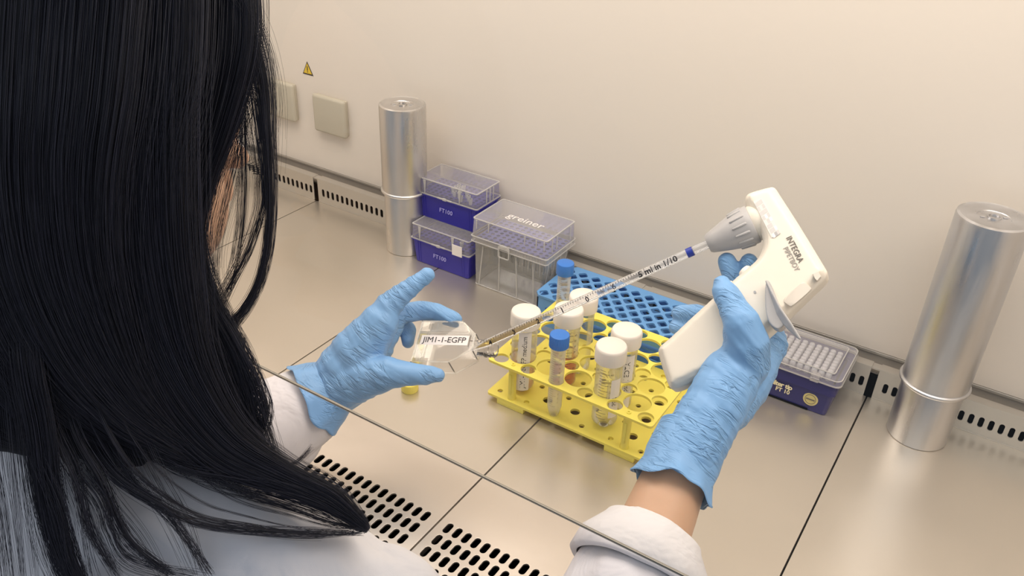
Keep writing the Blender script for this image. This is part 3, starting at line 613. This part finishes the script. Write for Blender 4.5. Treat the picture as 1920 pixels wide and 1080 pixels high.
for k in range(0, 66):
    x = .016 + k * .00255; w = 1.3 if k % 10 == 0 else (.8 if k % 5 == 0 else .5)
    for i in range(6):
        a = math.radians(90) - w * i / 6 - .3; a2 = a - w / 6; rr = r0 + .0001; b.faces.new([b.verts.new((xx, rr * math.cos(q), rr * math.sin(q))) for q, xx in ((a, x), (a2, x), (a2, x + .00042), (a, x + .00042))])
o = put('graduation_marks', b, 'ink', t); o.matrix_basis = pm
for k, s in enumerate(('4', '3', '2', '1', '0')):
    me = text_mesh(s, .0064, depth=0, bold=.0002)
    me.transform(Matrix.Rotation(math.radians(0), 4, 'Z'))
    o = put('numeral', me, 'ink', t); o.matrix_basis = wm(.022 + k * .0255) @ Matrix.Translation((0, -.0008, .0001))
me = text_mesh('6', .0075, depth=0); o = put('numeral', me, 'ink', t); o.matrix_basis = wm(LP * (1 - (1330 - 1161) / 446.))
# pippetor plane
B0 = at(1250, 690, .741); gn = ax.cross(B0 - A0).normalized()
if gn.dot(VF) > 0: gn = -gn                       # towards the viewer
HT = .0165
def gp(px, py, o=HT):
    """point of the controller's side face (plane offset o towards the viewer)"""
    d = (VX * ((px - 960) / FOC) + VD * ((py - 540) / FOC) + VF); P0 = A0 + gn * o; s = (P0 - CAM).dot(gn) / d.dot(gn); return CAM + d * s
def smooth_loop(pts, k=4):
    out = []; n = len(pts)
    for i in range(n):
        p0, p1, p2, p3 = [Vector(pts[(i + j - 1) % n]) for j in range(4)]
        for s in range(k):
            q = s / k; out.append(.5 * ((2 * p1) + (-p0 + p2) * q + (2 * p0 - 5 * p1 + 4 * p2 - p3) * q * q + (-p0 + 3 * p1 - 3 * p2 + p3) * q ** 3))
    return out
t = empty('pipette_controller', B0, label='white pistol-shaped pipettor gripped in the right glove', cat='pipettor')
def gput(name, b, m, par=None, ang=50, world=True, **k):
    bmesh.ops.recalc_face_normals(b, faces=b.faces)
    o = puts(name, b, m, par or t, ang, **k)
    if par is None: o.location = -B0
    return o
def slab(pts, o0, o1, bev, seg=5, sm=4):
    b = nb(); P = smooth_loop([gp(x, y, o1) for x, y in pts], sm); f1, f2, a, c = prism(b, P, gn * (o0 - o1))
    es = [e for e in b.edges if e.verts[0] in a and e.verts[1] in a]
    if bev > .0002: bmesh.ops.bevel(b, geom=es, offset=bev, segments=seg, affect='EDGES', profile=.5)
    return b
body = [(1399, 384), (1401, 374), (1409, 368), (1432, 361), (1450, 357), (1457, 360), (1464, 371), (1500, 427), (1548, 506), (1553, 516), (1549, 528), (1516, 560), (1480, 595), (1432, 640), (1380, 680), (1330, 705), (1285, 727), (1266, 733), (1259, 729), (1249, 702), (1239, 668), (1240, 655), (1262, 636), (1300, 600), (1350, 555), (1385, 524), (1418, 496), (1430, 478), (1433, 462), (1430, 447), (1420, 428), (1408, 403)]
def inset(P, k):
    n = len(P); out = []
    for i in range(n):
        tn = (P[(i + 1) % n] - P[i - 1]).normalized(); out.append(P[i] + tn.cross(gn) * k)
    return out
def housing():
    P = smooth_loop([gp(x, y, 0) for x, y in body], 3); c = sum(P, Vector()) / len(P); sg = 1
    if sum(((q - c).length for q in inset(P, .002))) > sum(((q - c).length for q in P)): sg = -1
    b = nb()
    for k, h in ((0.0, .0092), (.0022, .0130), (.0050, .0161)):
        Q = inset(P, k * sg); prism(b, [q + gn * h for q in Q], gn * (-2 * h))
    bmesh.ops.recalc_face_normals(b, faces=b.faces); bmesh.ops.triangulate(b, faces=[f for f in b.faces if len(f.verts) > 4])
    return remesh(b, .0013, 14, .6)
o = put('housing', housing(), 'gun_white', t, smooth=True); o.location = -B0
# nose cone + collar on the pipette axis
c0 = A0 - ax * (.0)
NM = frame(A0, up2, side, -ax); NM.translation = A0
b = nb(); Lc = (gp(1412, 418, 0) - A0).length
lathe(b, [(.0046, -.001), (.0075, -.0015), (.0090, .0005), (.0105, .006), (.0135, .016), (.0160, .026), (.0172, Lc - .006), (.0174, Lc - .001), (.0165, Lc), (0, Lc)], 72, M=NM)
for v in b.verts: pass
gput('nose_cone', b, 'gun_grey')
for k in range(14):
    a = 2 * math.pi * k / 14; b = nb(); cap_mesh(b, NM @ Vector((.0158 * math.cos(a), .0158 * math.sin(a), Lc - .017)), .0010, NM @ Vector((.0168 * math.cos(a), .0168 * math.sin(a), Lc - .006)), .0014, 8, 2); gput('grip_rib', b, 'gun_grey')
b = nb(); lathe(b, [(.0150, Lc - .001), (.0160, Lc), (.0160, Lc + .007), (.0150, Lc + .014), (0, Lc + .014)], 48, M=NM); gput('collar', b, 'gun_white')
# hook
def rslab(pts, o0, o1, voxel=.0007, sm=8):
    b = slab(pts, o0, o1, 0, 1, 3); bmesh.ops.recalc_face_normals(b, faces=b.faces); bmesh.ops.triangulate(b, faces=[f for f in b.faces if len(f.verts) > 4]); return remesh(b, voxel, sm, .5)
hook = [(1436, 528), (1441, 526), (1446, 534), (1453, 552), (1464, 577), (1475, 595), (1470, 609), (1461, 616), (1451, 614), (1441, 603), (1436, 585), (1434, 555)]
o = put('holster_hook', rslab(hook, HT - .004, HT + .0085), 'gun_grey', t, smooth=True); o.location = -B0
b = nb(); W0 = [gp(x, y, HT + h) for x, y, h in ((1437, 527, .0080), (1449, 551, .0105), (1464, 580, .0125), (1482, 606, .0125), (1500, 635, .0105))]
W1 = [gp(x, y, HT + h) for x, y, h in ((1440, 531, .0070), (1446, 560, .0060), (1456, 592, .0060), (1474, 614, .0085), (1498, 634, .0100))]
for i in range(4):
    for k in range(6):
        q0 = W0[i].lerp(W1[i], k / 6); q1 = W0[i + 1].lerp(W1[i + 1], k / 6); cap_mesh(b, q0, .00115, q1, .00115, 10, 2)
wing = put('hook_wing', remesh(b, .0006, 8, .5), 'gun_grey', t, smooth=True); wing.location = -B0
# battery door, latch, screw dimple
gput('battery_door', slab([(1470, 561), (1500, 533), (1508, 530), (1519, 538), (1518, 545), (1488, 571), (1480, 573)], HT - .003, HT + .0003, .0004, 2, 4), 'gun_offwhite')
gput('door_latch', slab([(1524, 513), (1534, 509), (1539, 518), (1532, 526), (1528, 522)], HT - .004, HT + .0006, .0001, 2, 1), 'gun_offwhite')
gput('screw_dimple', slab([(1413, 546), (1416, 545), (1418, 548), (1415, 550)], HT - .001, HT + .0002, .0001, 1, 3), 'gun_grey')
# printed serial sticker: plain pale patch with faint blocks
gput('serial_sticker', slab([(1412, 377), (1428, 372), (1462, 436), (1447, 446)], HT - .001, HT + .00015, .00005, 1, 1), 'pale_grey_light')
for k in range(24):
    i, j = k % 8, k // 8; cx_, cy_ = 1417 + i * 4.6 + j * 4.2, 382 + i * 8.2 - j * 3.0
    if R.random() < .75: gput('printed_block', slab([(cx_ - 2.4, cy_ + 0), (cx_ + 1.9, cy_ - 3), (cx_ + 5.6, cy_ + 4), (cx_ + 1.3, cy_ + 7)], HT, HT + .00025, .00002, 1, 1), R.choice(['pale_grey', 'pale_grey', 'gun_grey', 'paper']))
def gtext(s, p, q, size, m, bold):
    P, Q = gp(*p), gp(*q); x = (Q - P).normalized(); M = frame((P + Q) / 2 + gn * .0001 - B0, x, gn.cross(x), gn); me = text_mesh(s, size, bold=bold); xs = [v.co.x for v in me.vertices]; k = (Q - P).length / (max(xs) - min(xs))
    for v in me.vertices: v.co.x *= k
    me.transform(M); return put('lettering', me, m, t)
gtext('INTEGRA', (1478, 444), (1502, 491), .0068, 'grey_ink', .00006)
gtext('PIPETBOY', (1472, 464), (1495, 507), .0060, 'pale_ink', 0)
# triggers
for (px, py) in ((1398, 510), (1365, 538)):
    b = nb(); p = gp(px, py, 0); q = gp(px + 22, py + 20, 0); d = (q - p).normalized(); T = frame(p - d * .001, d.orthogonal(), d.cross(d.orthogonal()), d)
    lathe(b, [(0, -.0015), (.0052, -.0015), (.0060, -.0002), (.0060, .020)], 28, M=T); gput('trigger_button', b, 'white_cap')
# ================================================================ PERSON
P = empty('person', (.455, -.70, -.25), label='person with long black hair in white lab coat, holding flask and pipettor in blue gloves', cat='person')
PL = P.location.copy()
def pmesh(name, me, m, parent=None, **k):
    o = put(name, me, m, parent or P, smooth=True, **k)
    if parent is None: o.location = -PL
    return o
HC = at(192, 236, .548); Fd = Vector((.10, .86, -.50)).normalized(); Rt = Fd.cross(Vector((0, 0, 1))).normalized(); Up = Rt.cross(Fd).normalized()
HR = Matrix((Rt, Fd, Up)).transposed()
def hp(r, f, u_): return HC + Rt * r + Fd * f + Up * u_
SR = Vector((.645, -.682, .172)); SL = Vector((.275, -.680, .172)); ER = Vector((.835, -.665, .035)); EL = Vector((.30, -.69, -.03))
WR = at(1262, 905, .690); WL = at(592, 752, .862); NK = Vector((.445, -.715, .275))
b = nb()
ell(b, hp(0, -.008, .025), (.074, .092, .085), HR); ell(b, hp(0, .030, -.035), (.060, .060, .070), HR)
cap_mesh(b, hp(0, .050, -.085), .028, hp(0, .020, -.075), .045); ell(b, hp(.045, .035, -.040), (.026, .040, .045), HR); ell(b, hp(-.045, .035, -.040), (.026, .040, .045), HR)
chain(b, [(hp(0, .085, .010), .008), (hp(0, .100, -.025), .011)]); ell(b, hp(.013, .088, -.028), (.008, .010, .007), HR); ell(b, hp(-.013, .088, -.028), (.008, .010, .007), HR)
ell(b, hp(0, .084, -.055), (.024, .010, .006), HR); ell(b, hp(0, .082, -.066), (.020, .010, .006), HR)
for s in (-1, 1): ell(b, hp(.074 * s, -.005, -.012), (.008, .018, .030), HR); ell(b, hp(.032 * s, .074, .008), (.016, .012, .010), HR)
chain(b, [(hp(0, -.025, -.05), .052), (NK, .055)])
chain(b, [(NK, .055), (Vector((.455, -.72, .15)), .09), (Vector((.455, -.73, -.05)), .105), (Vector((.455, -.75, -.20)), .11)])
chain(b, [(SR, .045), (ER, .038), (ER.lerp(WR, .55), .034), (WR, .0265), (at(1330, 790, .695), .020)]); chain(b, [(SL, .045), (EL, .038), (EL.lerp(WL, .5), .034), (WL, .025), (at(640, 700, .852), .018)])
chain(b, [(NK, .04), (SR, .045)]); chain(b, [(NK, .04), (SL, .045)])
body = pmesh('body', remesh(b, .0035, 5), 'skin')
for s in (-1, 1):
    b = nb(); ell(b, hp(.033 * s, .0725, .008), (.0112, .0112, .0112), HR); e = pmesh('eye', remesh(b, .002, 1), 'paper', body)
    b = nb(); ell(b, hp(.034 * s, .0798, .005), (.0055, .0050, .0055), HR); pmesh('iris', remesh(b, .0012, 1), 'lash', body)
    b = nb()
    for k in range(11):
        q = (k - 5) / 5; root = hp(s * .034 + .013 * q, .089 - .004 * abs(q), .004 - .003 * q * q); tube_path(b, [root, root + Fd * .005 + Rt * (.003 * q) + Up * .001, root + Fd * .009 + Rt * (.006 * q) + Up * .004], [.0004, .0003, .0001], 4)
    pmesh('eyelashes', (lambda bb: (bb.to_mesh(q_ := bpy.data.meshes.new('l')), q_)[1])(b), 'lash', body)
b = nb(); ell(b, hp(0, .0955, -.060), (.021, .0045, .0065), HR); pmesh('lips', remesh(b, .0016, 2), 'lips' if 'lips' in MT else 'skin', body)
# lab coat
def wob(co, s, seed):
    r = np.random.RandomState(seed); out = np.zeros(len(co))
    for k in range(7):
        d = r.randn(3); d /= np.linalg.norm(d); f = s * (1 + .8 * k / 3); out += np.sin(co @ d * f + r.rand() * 6 + 1.5 * np.sin(co @ r.randn(3) * s * .6)) / (1 + .5 * k)
    return out / 3
b = nb()
chain(b, [(NK + Vector((0, -.005, -.035)), .062), (Vector((.455, -.725, .15)), .105), (Vector((.455, -.73, -.05)), .125), (Vector((.455, -.75, -.22)), .135)])
for S, off_ in ((SR, .03), (SL, -.03)):
    chain(b, [(NK + Vector((off_ * .6, -.01, -.03)), .055), (S, .060)]); chain(b, [(Vector((.455 + off_ * 2.6, -.74, .12)), .085), (Vector((.455 + off_ * 2.4, -.74, -.10)), .09)]); cap_mesh(b, S, .062, S + Vector((-off_ * 1.2, -.02, -.08)), .075)
ell(b, (.60, -.745, .135), (.085, .060, .085)); ell(b, (.31, -.745, .135), (.085, .060, .085))
CR = WR.lerp(ER, .20); CL = WL.lerp(EL, .10)
chain(b, [(SR, .060), (SR.lerp(ER, .5), .060), (ER, .056), (ER.lerp(CR, .5), .0525), (CR.lerp(ER, .16), .0475), (CR.lerp(ER, .06), .0400)])
chain(b, [(at(544, 820, .868), .0345), (at(430, 880, .85), .052)]); chain(b, [(SL, .060), (SL.lerp(EL, .5), .056), (EL, .054), (EL.lerp(CL, .5), .052), (CL.lerp(EL, .08), .044)])
for q in (.25, .45, .7): cap_mesh(b, SR.lerp(ER, q) + Vector((-.01, .0, -.01)), .061, SR.lerp(ER, q + .03) + Vector((.01, .008, .012)), .058)
me = remesh(b, .0035, 5); displace(me, lambda co: .0028 * wob(co, 38, 3) + .0016 * wob(co, 90, 5))
coat = pmesh('lab_coat', me, 'coat')
def cuff(name, W_, E_, s0, s1, ra, rb_, m, parent, flare=0):
    """turned sleeve cuff: open, double-walled band round the forearm"""
    a = W_.lerp(E_, s0); c = W_.lerp(E_, s1); d = (c - a); Lc_ = d.length; T = d.to_track_quat('Z', 'Y').to_matrix().to_4x4(); T.translation = a
    b = nb(); pr = [(ra - .004, Lc_ * .3), (ra - .0028, .002), (ra - .001, 0), (ra + .0006, .0006), (ra + .0020, .004), (rb_, Lc_ * .55), (rb_ + .0015, Lc_ - .002), (rb_ - .001, Lc_), (rb_ - .005, Lc_ * .97)]
    lathe(b, pr, 64, M=T); me = bpy.data.meshes.new(name); b.normal_update(); b.to_mesh(me); b.free(); displace(me, lambda co: .0012 * wob(co, 55, 11)); o = pmesh(name, me, m, parent); return o
cuff('sleeve_cuff', WR, ER, .165, .315, .0385, .0530, 'coat', coat); cuff('sleeve_cuff', WL, EL, .0, .22, .0370, .0455, 'coat', coat)
b = nb(); lathe(b, [(.045, .0), (.052, .008), (.054, .022), (.060, .026), (.067, .010), (.070, -.014)], 48, M=Matrix.Translation(NK + Vector((0, -.002, -.012))) @ Matrix.Rotation(.25, 4, 'X')); me = bpy.data.meshes.new('c'); b.to_mesh(me); b.free(); pmesh('collar', me, 'coat', coat)
# ------------------------------------------------ gloves
def glove(name, chains, fr, wrist, arm, cuffr, label=None, wrinkle=1.0, extra=None, flare=.006):
    b = nb()
    for c_ in chains: chain(b, [(at(x, y, d), r) for x, y, d, r in c_])
    if extra: extra(b)
    me = remesh(b, .0013, 7, .6)
    fi = fr.inverted(); F3 = np.array(fi.to_3x3()); T3 = np.array(fi.translation)
    def fn(co):
        l = co @ F3.T + T3; x, y, z = l[:, 0], l[:, 1], l[:, 2]
        w = np.sin(x * 620 + 3.0 * np.sin(y * 70 + 1) + 2.2 * np.sin(z * 80) + 2 * np.sin(x * 60)); g = .5 + .5 * np.sin(x * 75 + y * 40 + 1.3) * np.cos(z * 90 + y * 35)
        w2 = np.sin(x * 300 + 5 * np.sin(y * 45 + z * 30)); return wrinkle * (.00060 * np.clip(w, -.2, 1) * g + .00055 * w2 * (1 - g))
    displace(me, fn); me.transform(fi)
    o = put(name, me, 'glove', P, smooth=True); o.matrix_basis = Matrix.Translation(-PL) @ fr
    if label: o['label'] = label
    # loose open cuff band
    d = (wrist - arm).normalized(); T = (-d).to_track_quat('Z', 'Y').to_matrix().to_4x4(); T.translation = wrist
    b = nb(); n = 72; prof = [(cuffr[0], -.030), (cuffr[0] + .0012, -.016), (cuffr[0] + .0018, -.004), (cuffr[1], .006), (cuffr[1] + flare * .5, .014), (cuffr[1] + flare, .020), (cuffr[1] + flare + .0010, .0212), (cuffr[1] + flare + .0004, .0222), (cuffr[1] + flare - .0012, .0205), (cuffr[1] - .001, .008), (cuffr[0] - .0012, -.006), (cuffr[0] - .003, -.025)]
    lathe(b, prof, n)
    for v in b.verts:
        a = math.atan2(v.co.y, v.co.x); k = max(0, (v.co.z + .01) / .03); v.co.z += k * (.0028 * math.sin(3 * a + 1) + .0012 * math.sin(7 * a)); s = 1 + k * (.030 * math.sin(5 * a + .5) + .025 * math.sin(9 * a + v.co.z * 60)); v.co.x *= s; v.co.y *= s
    for v in b.verts: v.co = fi @ (T @ v.co)
    c = puts('rolled_cuff', b, 'glove', o, 80)
    return o
# right hand: thumb over the near side of the handle, fingers round the far side
dz = lambda px, py, o: (gp(px, py, o) - CAM).dot(VF)
gl = [
 [(1272, 880, .692, .0270), (1290, 850, .694, .0280), (1318, 800, .700, .0265), (1345, 755, .705, .0255)],
 [(1345, 755, .705, .0255), (1368, 708, .712, .0250), (1395, 672, .716, .0215)],
 [(1330, 775, .715, .0245), (1385, 720, .735, .0260), (1417, 674, .752, .0210), (1430, 654, .765, .0155)],
 [(1360, 760, .715, .0235), (1404, 708, .735, .0210), (1430, 670, .750, .0165)],
 [(1395, 680, .712, .0215), (1400, 645, .702, .0185), (1390, 606, dz(1390, 606, HT + .0115), .0150), (1375, 575, dz(1375, 575, HT + .0105), .0120), (1359, 548, dz(1359, 548, HT + .0085), .0105), (1354, 534, dz(1354, 534, HT + .0075), .0080)],
 [(1442, 648, .765, .0165), (1444, 610, .790, .0110), (1428, 560, dz(1428, 560, -HT - .010), .0095), (1412, 515, dz(1412, 515, -HT - .006), .0088), (1404, 492, dz(1404, 492, -HT + .004), .0078)],
 [(1435, 655, .765, .0165), (1425, 625, .792, .0115), (1395, 575, dz(1395, 575, -HT - .011), .0102), (1378, 525, dz(1378, 525, -HT - .006), .0098), (1363, 491, dz(1363, 491, -HT + .006), .0082)],
 [(1425, 672, .765, .0165), (1400, 645, .790, .0112), (1345, 605, dz(1345, 605, -HT - .010), .0098), (1305, 588, dz(1305, 588, -HT - .005), .0092), (1276, 588, dz(1276, 588, -HT + .006), .0080)],
 [(1410, 685, .762, .0165), (1385, 665, .785, .0105), (1330, 635, dz(1330, 635, -HT - .009), .0086), (1295, 615, dz(1295, 615, -HT - .004), .0080), (1268, 612, dz(1268, 612, -HT + .004), .0068)],
]
xr = (at(1385, 700, .725) - at(1262, 905, .690)).normalized()
glove('glove', gl, frame(at(1330, 790, .70), xr, VX), at(1276, 872, .693), ER, (.0288, .0292), 'right blue nitrile glove gripping the handle', flare=.0035)
lf = [
 [(592, 752, .862, .0250), (618, 728, .858, .0262), (650, 690, .852, .0285)],
 [(618, 735, .860, .0265), (672, 660, .848, .0270), (712, 604, .842, .0190)],
 [(640, 705, .858, .0265), (690, 648, .862, .0260), (728, 608, .866, .0165)],
 [(640, 720, .850, .0260), (690, 705, .838, .0215), (728, 700, .828, .0165)],
 [(660, 690, .868, .0235), (705, 640, .880, .0170), (722, 625, .890, .0120)],
 [(712, 600, .842, .0165), (728, 574, .842, .0135), (748, 556, .842, .0112), (772, 537, .842, .0092), (802, 515, .844, .0074)],
 [(725, 605, .860, .0150), (752, 588, .868, .0112), (785, 582, .872, .0100), (818, 585, .870, .0092), (852, 600, .862, .0080)],
 [(722, 618, .875, .0135), (748, 604, .886, .0100), (764, 618, .890, .0090), (765, 640, .880, .0070)],
 [(712, 632, .885, .0120), (722, 640, .898, .0085), (722, 650, .900, .0065)],
 [(690, 705, .838, .0215), (728, 700, .828, .0165), (760, 701, .822, .0118), (795, 703, .822, .0100), (821, 703, .824, .0070)],
]
xl = (at(712, 600, .842) - at(592, 752, .862)).normalized()
glove('glove', lf, frame(at(650, 690, .85), xl, VX), at(620, 729, .859), EL, (.0275, .0345), 'left blue nitrile glove pinching the flask', flare=.006)
# ------------------------------------------------ hair
hb_ = nb(); ell(hb_, at(125, 150, .562), (.074, .084, .076), HR)
ch = [[(345, -200, .520, .030), (350, -40, .512, .030), (350, 120, .508, .030), (312, 280, .506, .026), (285, 420, .506, .026), (290, 560, .510, .026), (340, 680, .518, .026), (395, 785, .524, .020), (468, 876, .530, .008), (560, 908, .535, .005)],
      [(250, -200, .500, .040), (245, -60, .480, .040), (240, 120, .472, .040), (222, 300, .473, .036), (225, 470, .480, .036), (262, 620, .494, .032), (325, 750, .510, .022), (400, 830, .522, .014), (470, 868, .528, .007)],
      [(120, -200, .490, .045), (115, -60, .465, .045), (100, 150, .455, .045), (88, 330, .458, .042), (105, 500, .468, .038), (160, 650, .484, .032), (240, 765, .500, .022), (330, 835, .514, .012), (400, 866, .524, .006)],
      [(-10, -200, .500, .045), (-20, -60, .472, .045), (-40, 160, .462, .045), (-50, 350, .465, .042), (-25, 540, .474, .036), (40, 690, .486, .028), (120, 785, .498, .018), (200, 838, .510, .010), (260, 862, .518, .006)],
      [(-170, -200, .52, .05), (-180, 60, .50, .05), (-190, 300, .49, .045), (-150, 520, .488, .04), (-80, 690, .490, .030), (0, 790, .496, .018), (60, 835, .502, .008)]]
for c_ in ch: chain(hb_, [(at(x, y, d + r * .75), r) for x, y, d, r in c_])
hm = remesh(hb_, .004, 4); hair = pmesh('hair', hm, 'hair_base')
def cr(pts, n):
    """Catmull-Rom sample (k,3) control points -> (n,3)"""
    p = np.vstack([2 * pts[0] - pts[1], pts, 2 * pts[-1] - pts[-2]]); k = len(pts) - 1; u_ = np.linspace(0, k - 1e-6, n); i = u_.astype(int); t_ = (u_ - i)[:, None]
    a, b_, c, d = p[i], p[i + 1], p[i + 2], p[i + 3]; return .5 * (2 * b_ + (-a + c) * t_ + (2 * a - 5 * b_ + 4 * c - d) * t_ ** 2 + (-a + 3 * b_ - 3 * c + d) * t_ ** 3)
NP = 26; strands = []; rads = []
cam3 = np.array([list(VX), list(VD), list(VF)]); C3 = np.array(CAM)
def w3(a): d = a[:, 2:3]; q = np.hstack([(a[:, 0:1] - 960) / FOC * d, (a[:, 1:2] - 540) / FOC * d, d]); return q @ cam3 + C3
def lock(guide, n, spread, clump=.6, dsp=.004, rad=.00013, jit=2.0, end=.12, wave=3):
    g = np.array(guide, float)
    nc = max(2, n // 9); cl = NR.randn(nc, 2) * spread; cw = NR.rand(nc, 2) * 6
    for k in range(n):
        q = NR.randint(nc); cx_, cd_ = cl[q, 0], NR.rand() * dsp; o = NR.randn() * spread * (1 - clump)
        gg = g.copy(); s = np.linspace(0, 1, len(g)); wdt = g[:, 3] if g.shape[1] > 3 else np.ones(len(g))
        tan = np.gradient(g[:, :2], axis=0); nrm = np.stack([-tan[:, 1], tan[:, 0]], 1); nrm /= np.linalg.norm(nrm, axis=1)[:, None] + 1e-9
        gg[:, :2] += nrm * ((cl[q, 0] * (1 - .25 * s) + o) * wdt)[:, None] + NR.randn(len(g), 2) * jit * s[:, None]
        gg[:, :2] += nrm * (wave * np.sin(s * 7 + cw[q, 0]) * s)[:, None]
        gg[:, 2] += cd_ - dsp * .5 + .002 * np.sin(s * 5 + cw[q, 1])
        L_ = 1 - abs(NR.randn()) * end; pts = cr(gg[:, :3], NP * 2)[:max(6, int(NP * 2 * max(.45, L_)))]; idx = np.linspace(0, len(pts) - 1, NP); lo = np.floor(idx).astype(int); hi = np.minimum(lo + 1, len(pts) - 1); f_ = (idx - lo)[:, None]
        strands.append(w3(pts[lo] * (1 - f_) + pts[hi] * f_)); rads.append(np.linspace(1, .55, NP) * rad)
main = []
for c_ in ch: main.append(np.array([(x, y, d - .006, r * 3000) for x, y, d, r in c_]))
# broad sheets following the mass
for c_, n in zip(ch, (3600, 3600, 3400, 2400, 600)):
    g = [(x, y, d - .004, r / .030) for x, y, d, r in c_]; lock(g, n, 40, .5, .014, .00012, 3.5, .10, 6)
TOP = [(230, -200, .50, 1.5), (240, 0, .472, 1.5), (235, 220, .466, 1.5)]
# tip sweeping right over the shoulder
lock(TOP + [(240, 420, .472, 1.5), (265, 570, .484, 1.4), (320, 710, .500, 1.1), (415, 835, .514, .8), (530, 897, .524, .5), (615, 934, .531, .4), (668, 974, .536, .2), (694, 998, .540, .03)], 2600, 32, .45, .012, .00012, 1.0, .03, 3)
lock(TOP + [(200, 520, .480, 1.4), (250, 700, .492, 1.3), (330, 830, .506, 1.2), (430, 925, .516, 1), (540, 962, .523, .7), (620, 986, .530, .35), (690, 996, .538, .05)], 60, 14, .8, .008, .00011, 1.5, .03, 3)
lock([(110, 300, .49, 1), (150, 650, .488, 1.2), (230, 850, .492, 1.2), (350, 955, .502, 1), (470, 985, .513, .7), (590, 1000, .525, .35), (690, 998, .538, .05)], 45, 12, .85, .008, .00011, 1.5, .04, 3)
# right edge of the mass and curls below the cheek
lock([(440, -160, .512, 1), (440, -60, .504, 1), (444, 80, .500, 1), (412, 220, .502, .9), (376, 340, .506, .7), (360, 450, .510, .6), (374, 560, .514, .7), (420, 660, .520, 1.0), (448, 740, .525, 1), (468, 820, .530, .8), (500, 885, .532, .5)], 2000, 17, .4, .014, .00012, 2.5, .12, 5)
lock([(330, 300, .520, .9), (380, 520, .514, .9), (440, 640, .516, 1), (480, 720, .522, 1), (497, 775, .528, .8), (480, 825, .530, .6), (455, 850, .532, .5)], 130, 10, .7, .010, .00011, 3, .05, 4)
lock([(330, 300, .520, .9), (370, 500, .514, .8), (430, 660, .518, 1), (470, 760, .524, 1), (500, 830, .528, .7), (520, 880, .530, .5)], 200, 14, .7, .010, .00011, 3, .08, 5)
lock([(380, 780, .54, 1), (440, 850, .532, 1), (500, 876, .532, .8), (550, 870, .534, .6), (590, 835, .536, .4)], 40, 5, .6, .006, .00009, 2, .06, 3)
# veil beside the face
lock([(380, -160, .508, 1), (410, -60, .498, 1), (458, 30, .500, 1), (492, 130, .504, .9), (503, 250, .508, .6), (507, 350, .512, .5), (505, 440, .515, .45), (490, 520, .518, .45), (460, 580, .520, .5), (425, 620, .522, .7)], 190, 11, .55, .012, .00012, 1.2, .03, 2)
lock([(370, -160, .508, 1.4), (400, -60, .500, 1.4), (444, 60, .502, 1.2), (474, 180, .506, 1), (490, 300, .510, .7), (492, 380, .513, .6), (470, 460, .517, .6), (435, 530, .520, .6), (402, 590, .522, .8)], 75, 12, .55, .012, .00011, 1.5, .05, 2)
lock([(365, -160, .508, 1.2), (395, -60, .500, 1.2), (432, 60, .504, 1), (450, 180, .508, .7), (455, 290, .512, .6), (453, 400, .515, .6), (438, 500, .518, .6), (410, 580, .520, .8)], 55, 12, .6, .012, .00010, 1.5, .08, 2)
lock([(380, -100, .504, 1), (400, 0, .500, 1), (432, 120, .504, 1), (440, 240, .508, .9), (415, 360, .512, .9), (395, 470, .515, .8), (400, 570, .518, .8)], 60, 14, .3, .012, .00008, 2.5, .1, 2)
# lower locks hanging over the coat
for g, n, s in (([(40, 300, .50, 1), (45, 640, .476, 1), (72, 800, .480, 1), (88, 920, .484, 1), (112, 1020, .488, 1), (150, 1120, .492, 1)], 900, 15), ([(-60, 400, .50, 1), (-20, 820, .478, 1), (0, 960, .482, 1), (20, 1120, .486, 1)], 160, 30),
                ([(60, 500, .51, 1), (95, 760, .490, 1), (140, 880, .485, 1), (170, 990, .488, .8), (230, 1090, .492, .8)], 90, 9), ([(80, 500, .51, 1), (130, 780, .492, 1), (190, 900, .488, 1), (240, 1010, .492, .8), (330, 1085, .497, .8)], 130, 8),
                ([(60, 600, .51, 1), (110, 830, .492, 1), (180, 940, .486, 1), (200, 1000, .488, 1), (250, 1060, .492, 1), (420, 1095, .50, 1)], 60, 14), ([(150, 650, .52, 1), (230, 880, .495, 1), (300, 950, .492, 1), (350, 1010, .496, .8), (400, 1085, .50, .8)], 60, 7),
                ([(100, 650, .52, 1), (190, 860, .495, 1), (300, 945, .492, 1), (400, 985, .502, .6), (560, 1000, .516, .5), (690, 998, .535, .1)], 90, 7), ([(20, 600, .51, 1), (60, 800, .485, 1), (120, 950, .482, 1), (140, 1040, .485, 1), (160, 1100, .49, 1)], 60, 20), ([(220, 750, .53, 1), (310, 870, .508, 1), (440, 905, .514, 1), (560, 925, .523, .7), (660, 975, .535, .3)], 60, 9), ([(200, 700, .53, 1.2), (260, 860, .497, 1.4), (330, 980, .496, 1.2), (370, 1090, .50, 1)], 40, 30)):
    lock(g, n, s, .65, .008, .00011, 3, .06, 5)
# flyaways
for k in range(60):
    x0 = NR.uniform(380, 450); a = NR.uniform(0, 45) if k % 5 == 0 else NR.uniform(0, 16); g = [(x0, -50, .50, 1), (x0 + 50 + a * .4, 60, .503, 1), (x0 + 75 + a * .6, 170, .507, 1), (x0 + 80 + a * .2, 280, .51, 1), (x0 + 75, 380, .513, 1)]
    lock(g, 1, 5, .1, .01, .00007, 4, .3, 3)
A_ = np.stack(strands).astype(np.float32); nS = len(A_)
hc = bpy.data.hair_curves.new('hair_strands'); hc.add_curves([NP] * nS); pa = hc.attributes.get('position') or hc.attributes.new('position', 'FLOAT_VECTOR', 'POINT'); pa.data.foreach_set('vector', A_.ravel())
ra = hc.attributes.get('radius') or hc.attributes.new('radius', 'FLOAT', 'POINT'); ra.data.foreach_set('value', np.stack(rads).astype(np.float32).ravel())
hc.materials.append(MT['hair']); ho = bpy.data.objects.new('hair_strands', hc); COL.objects.link(ho); ho.parent = hair; ho['kind'] = 'stuff'
print('strands', nS)
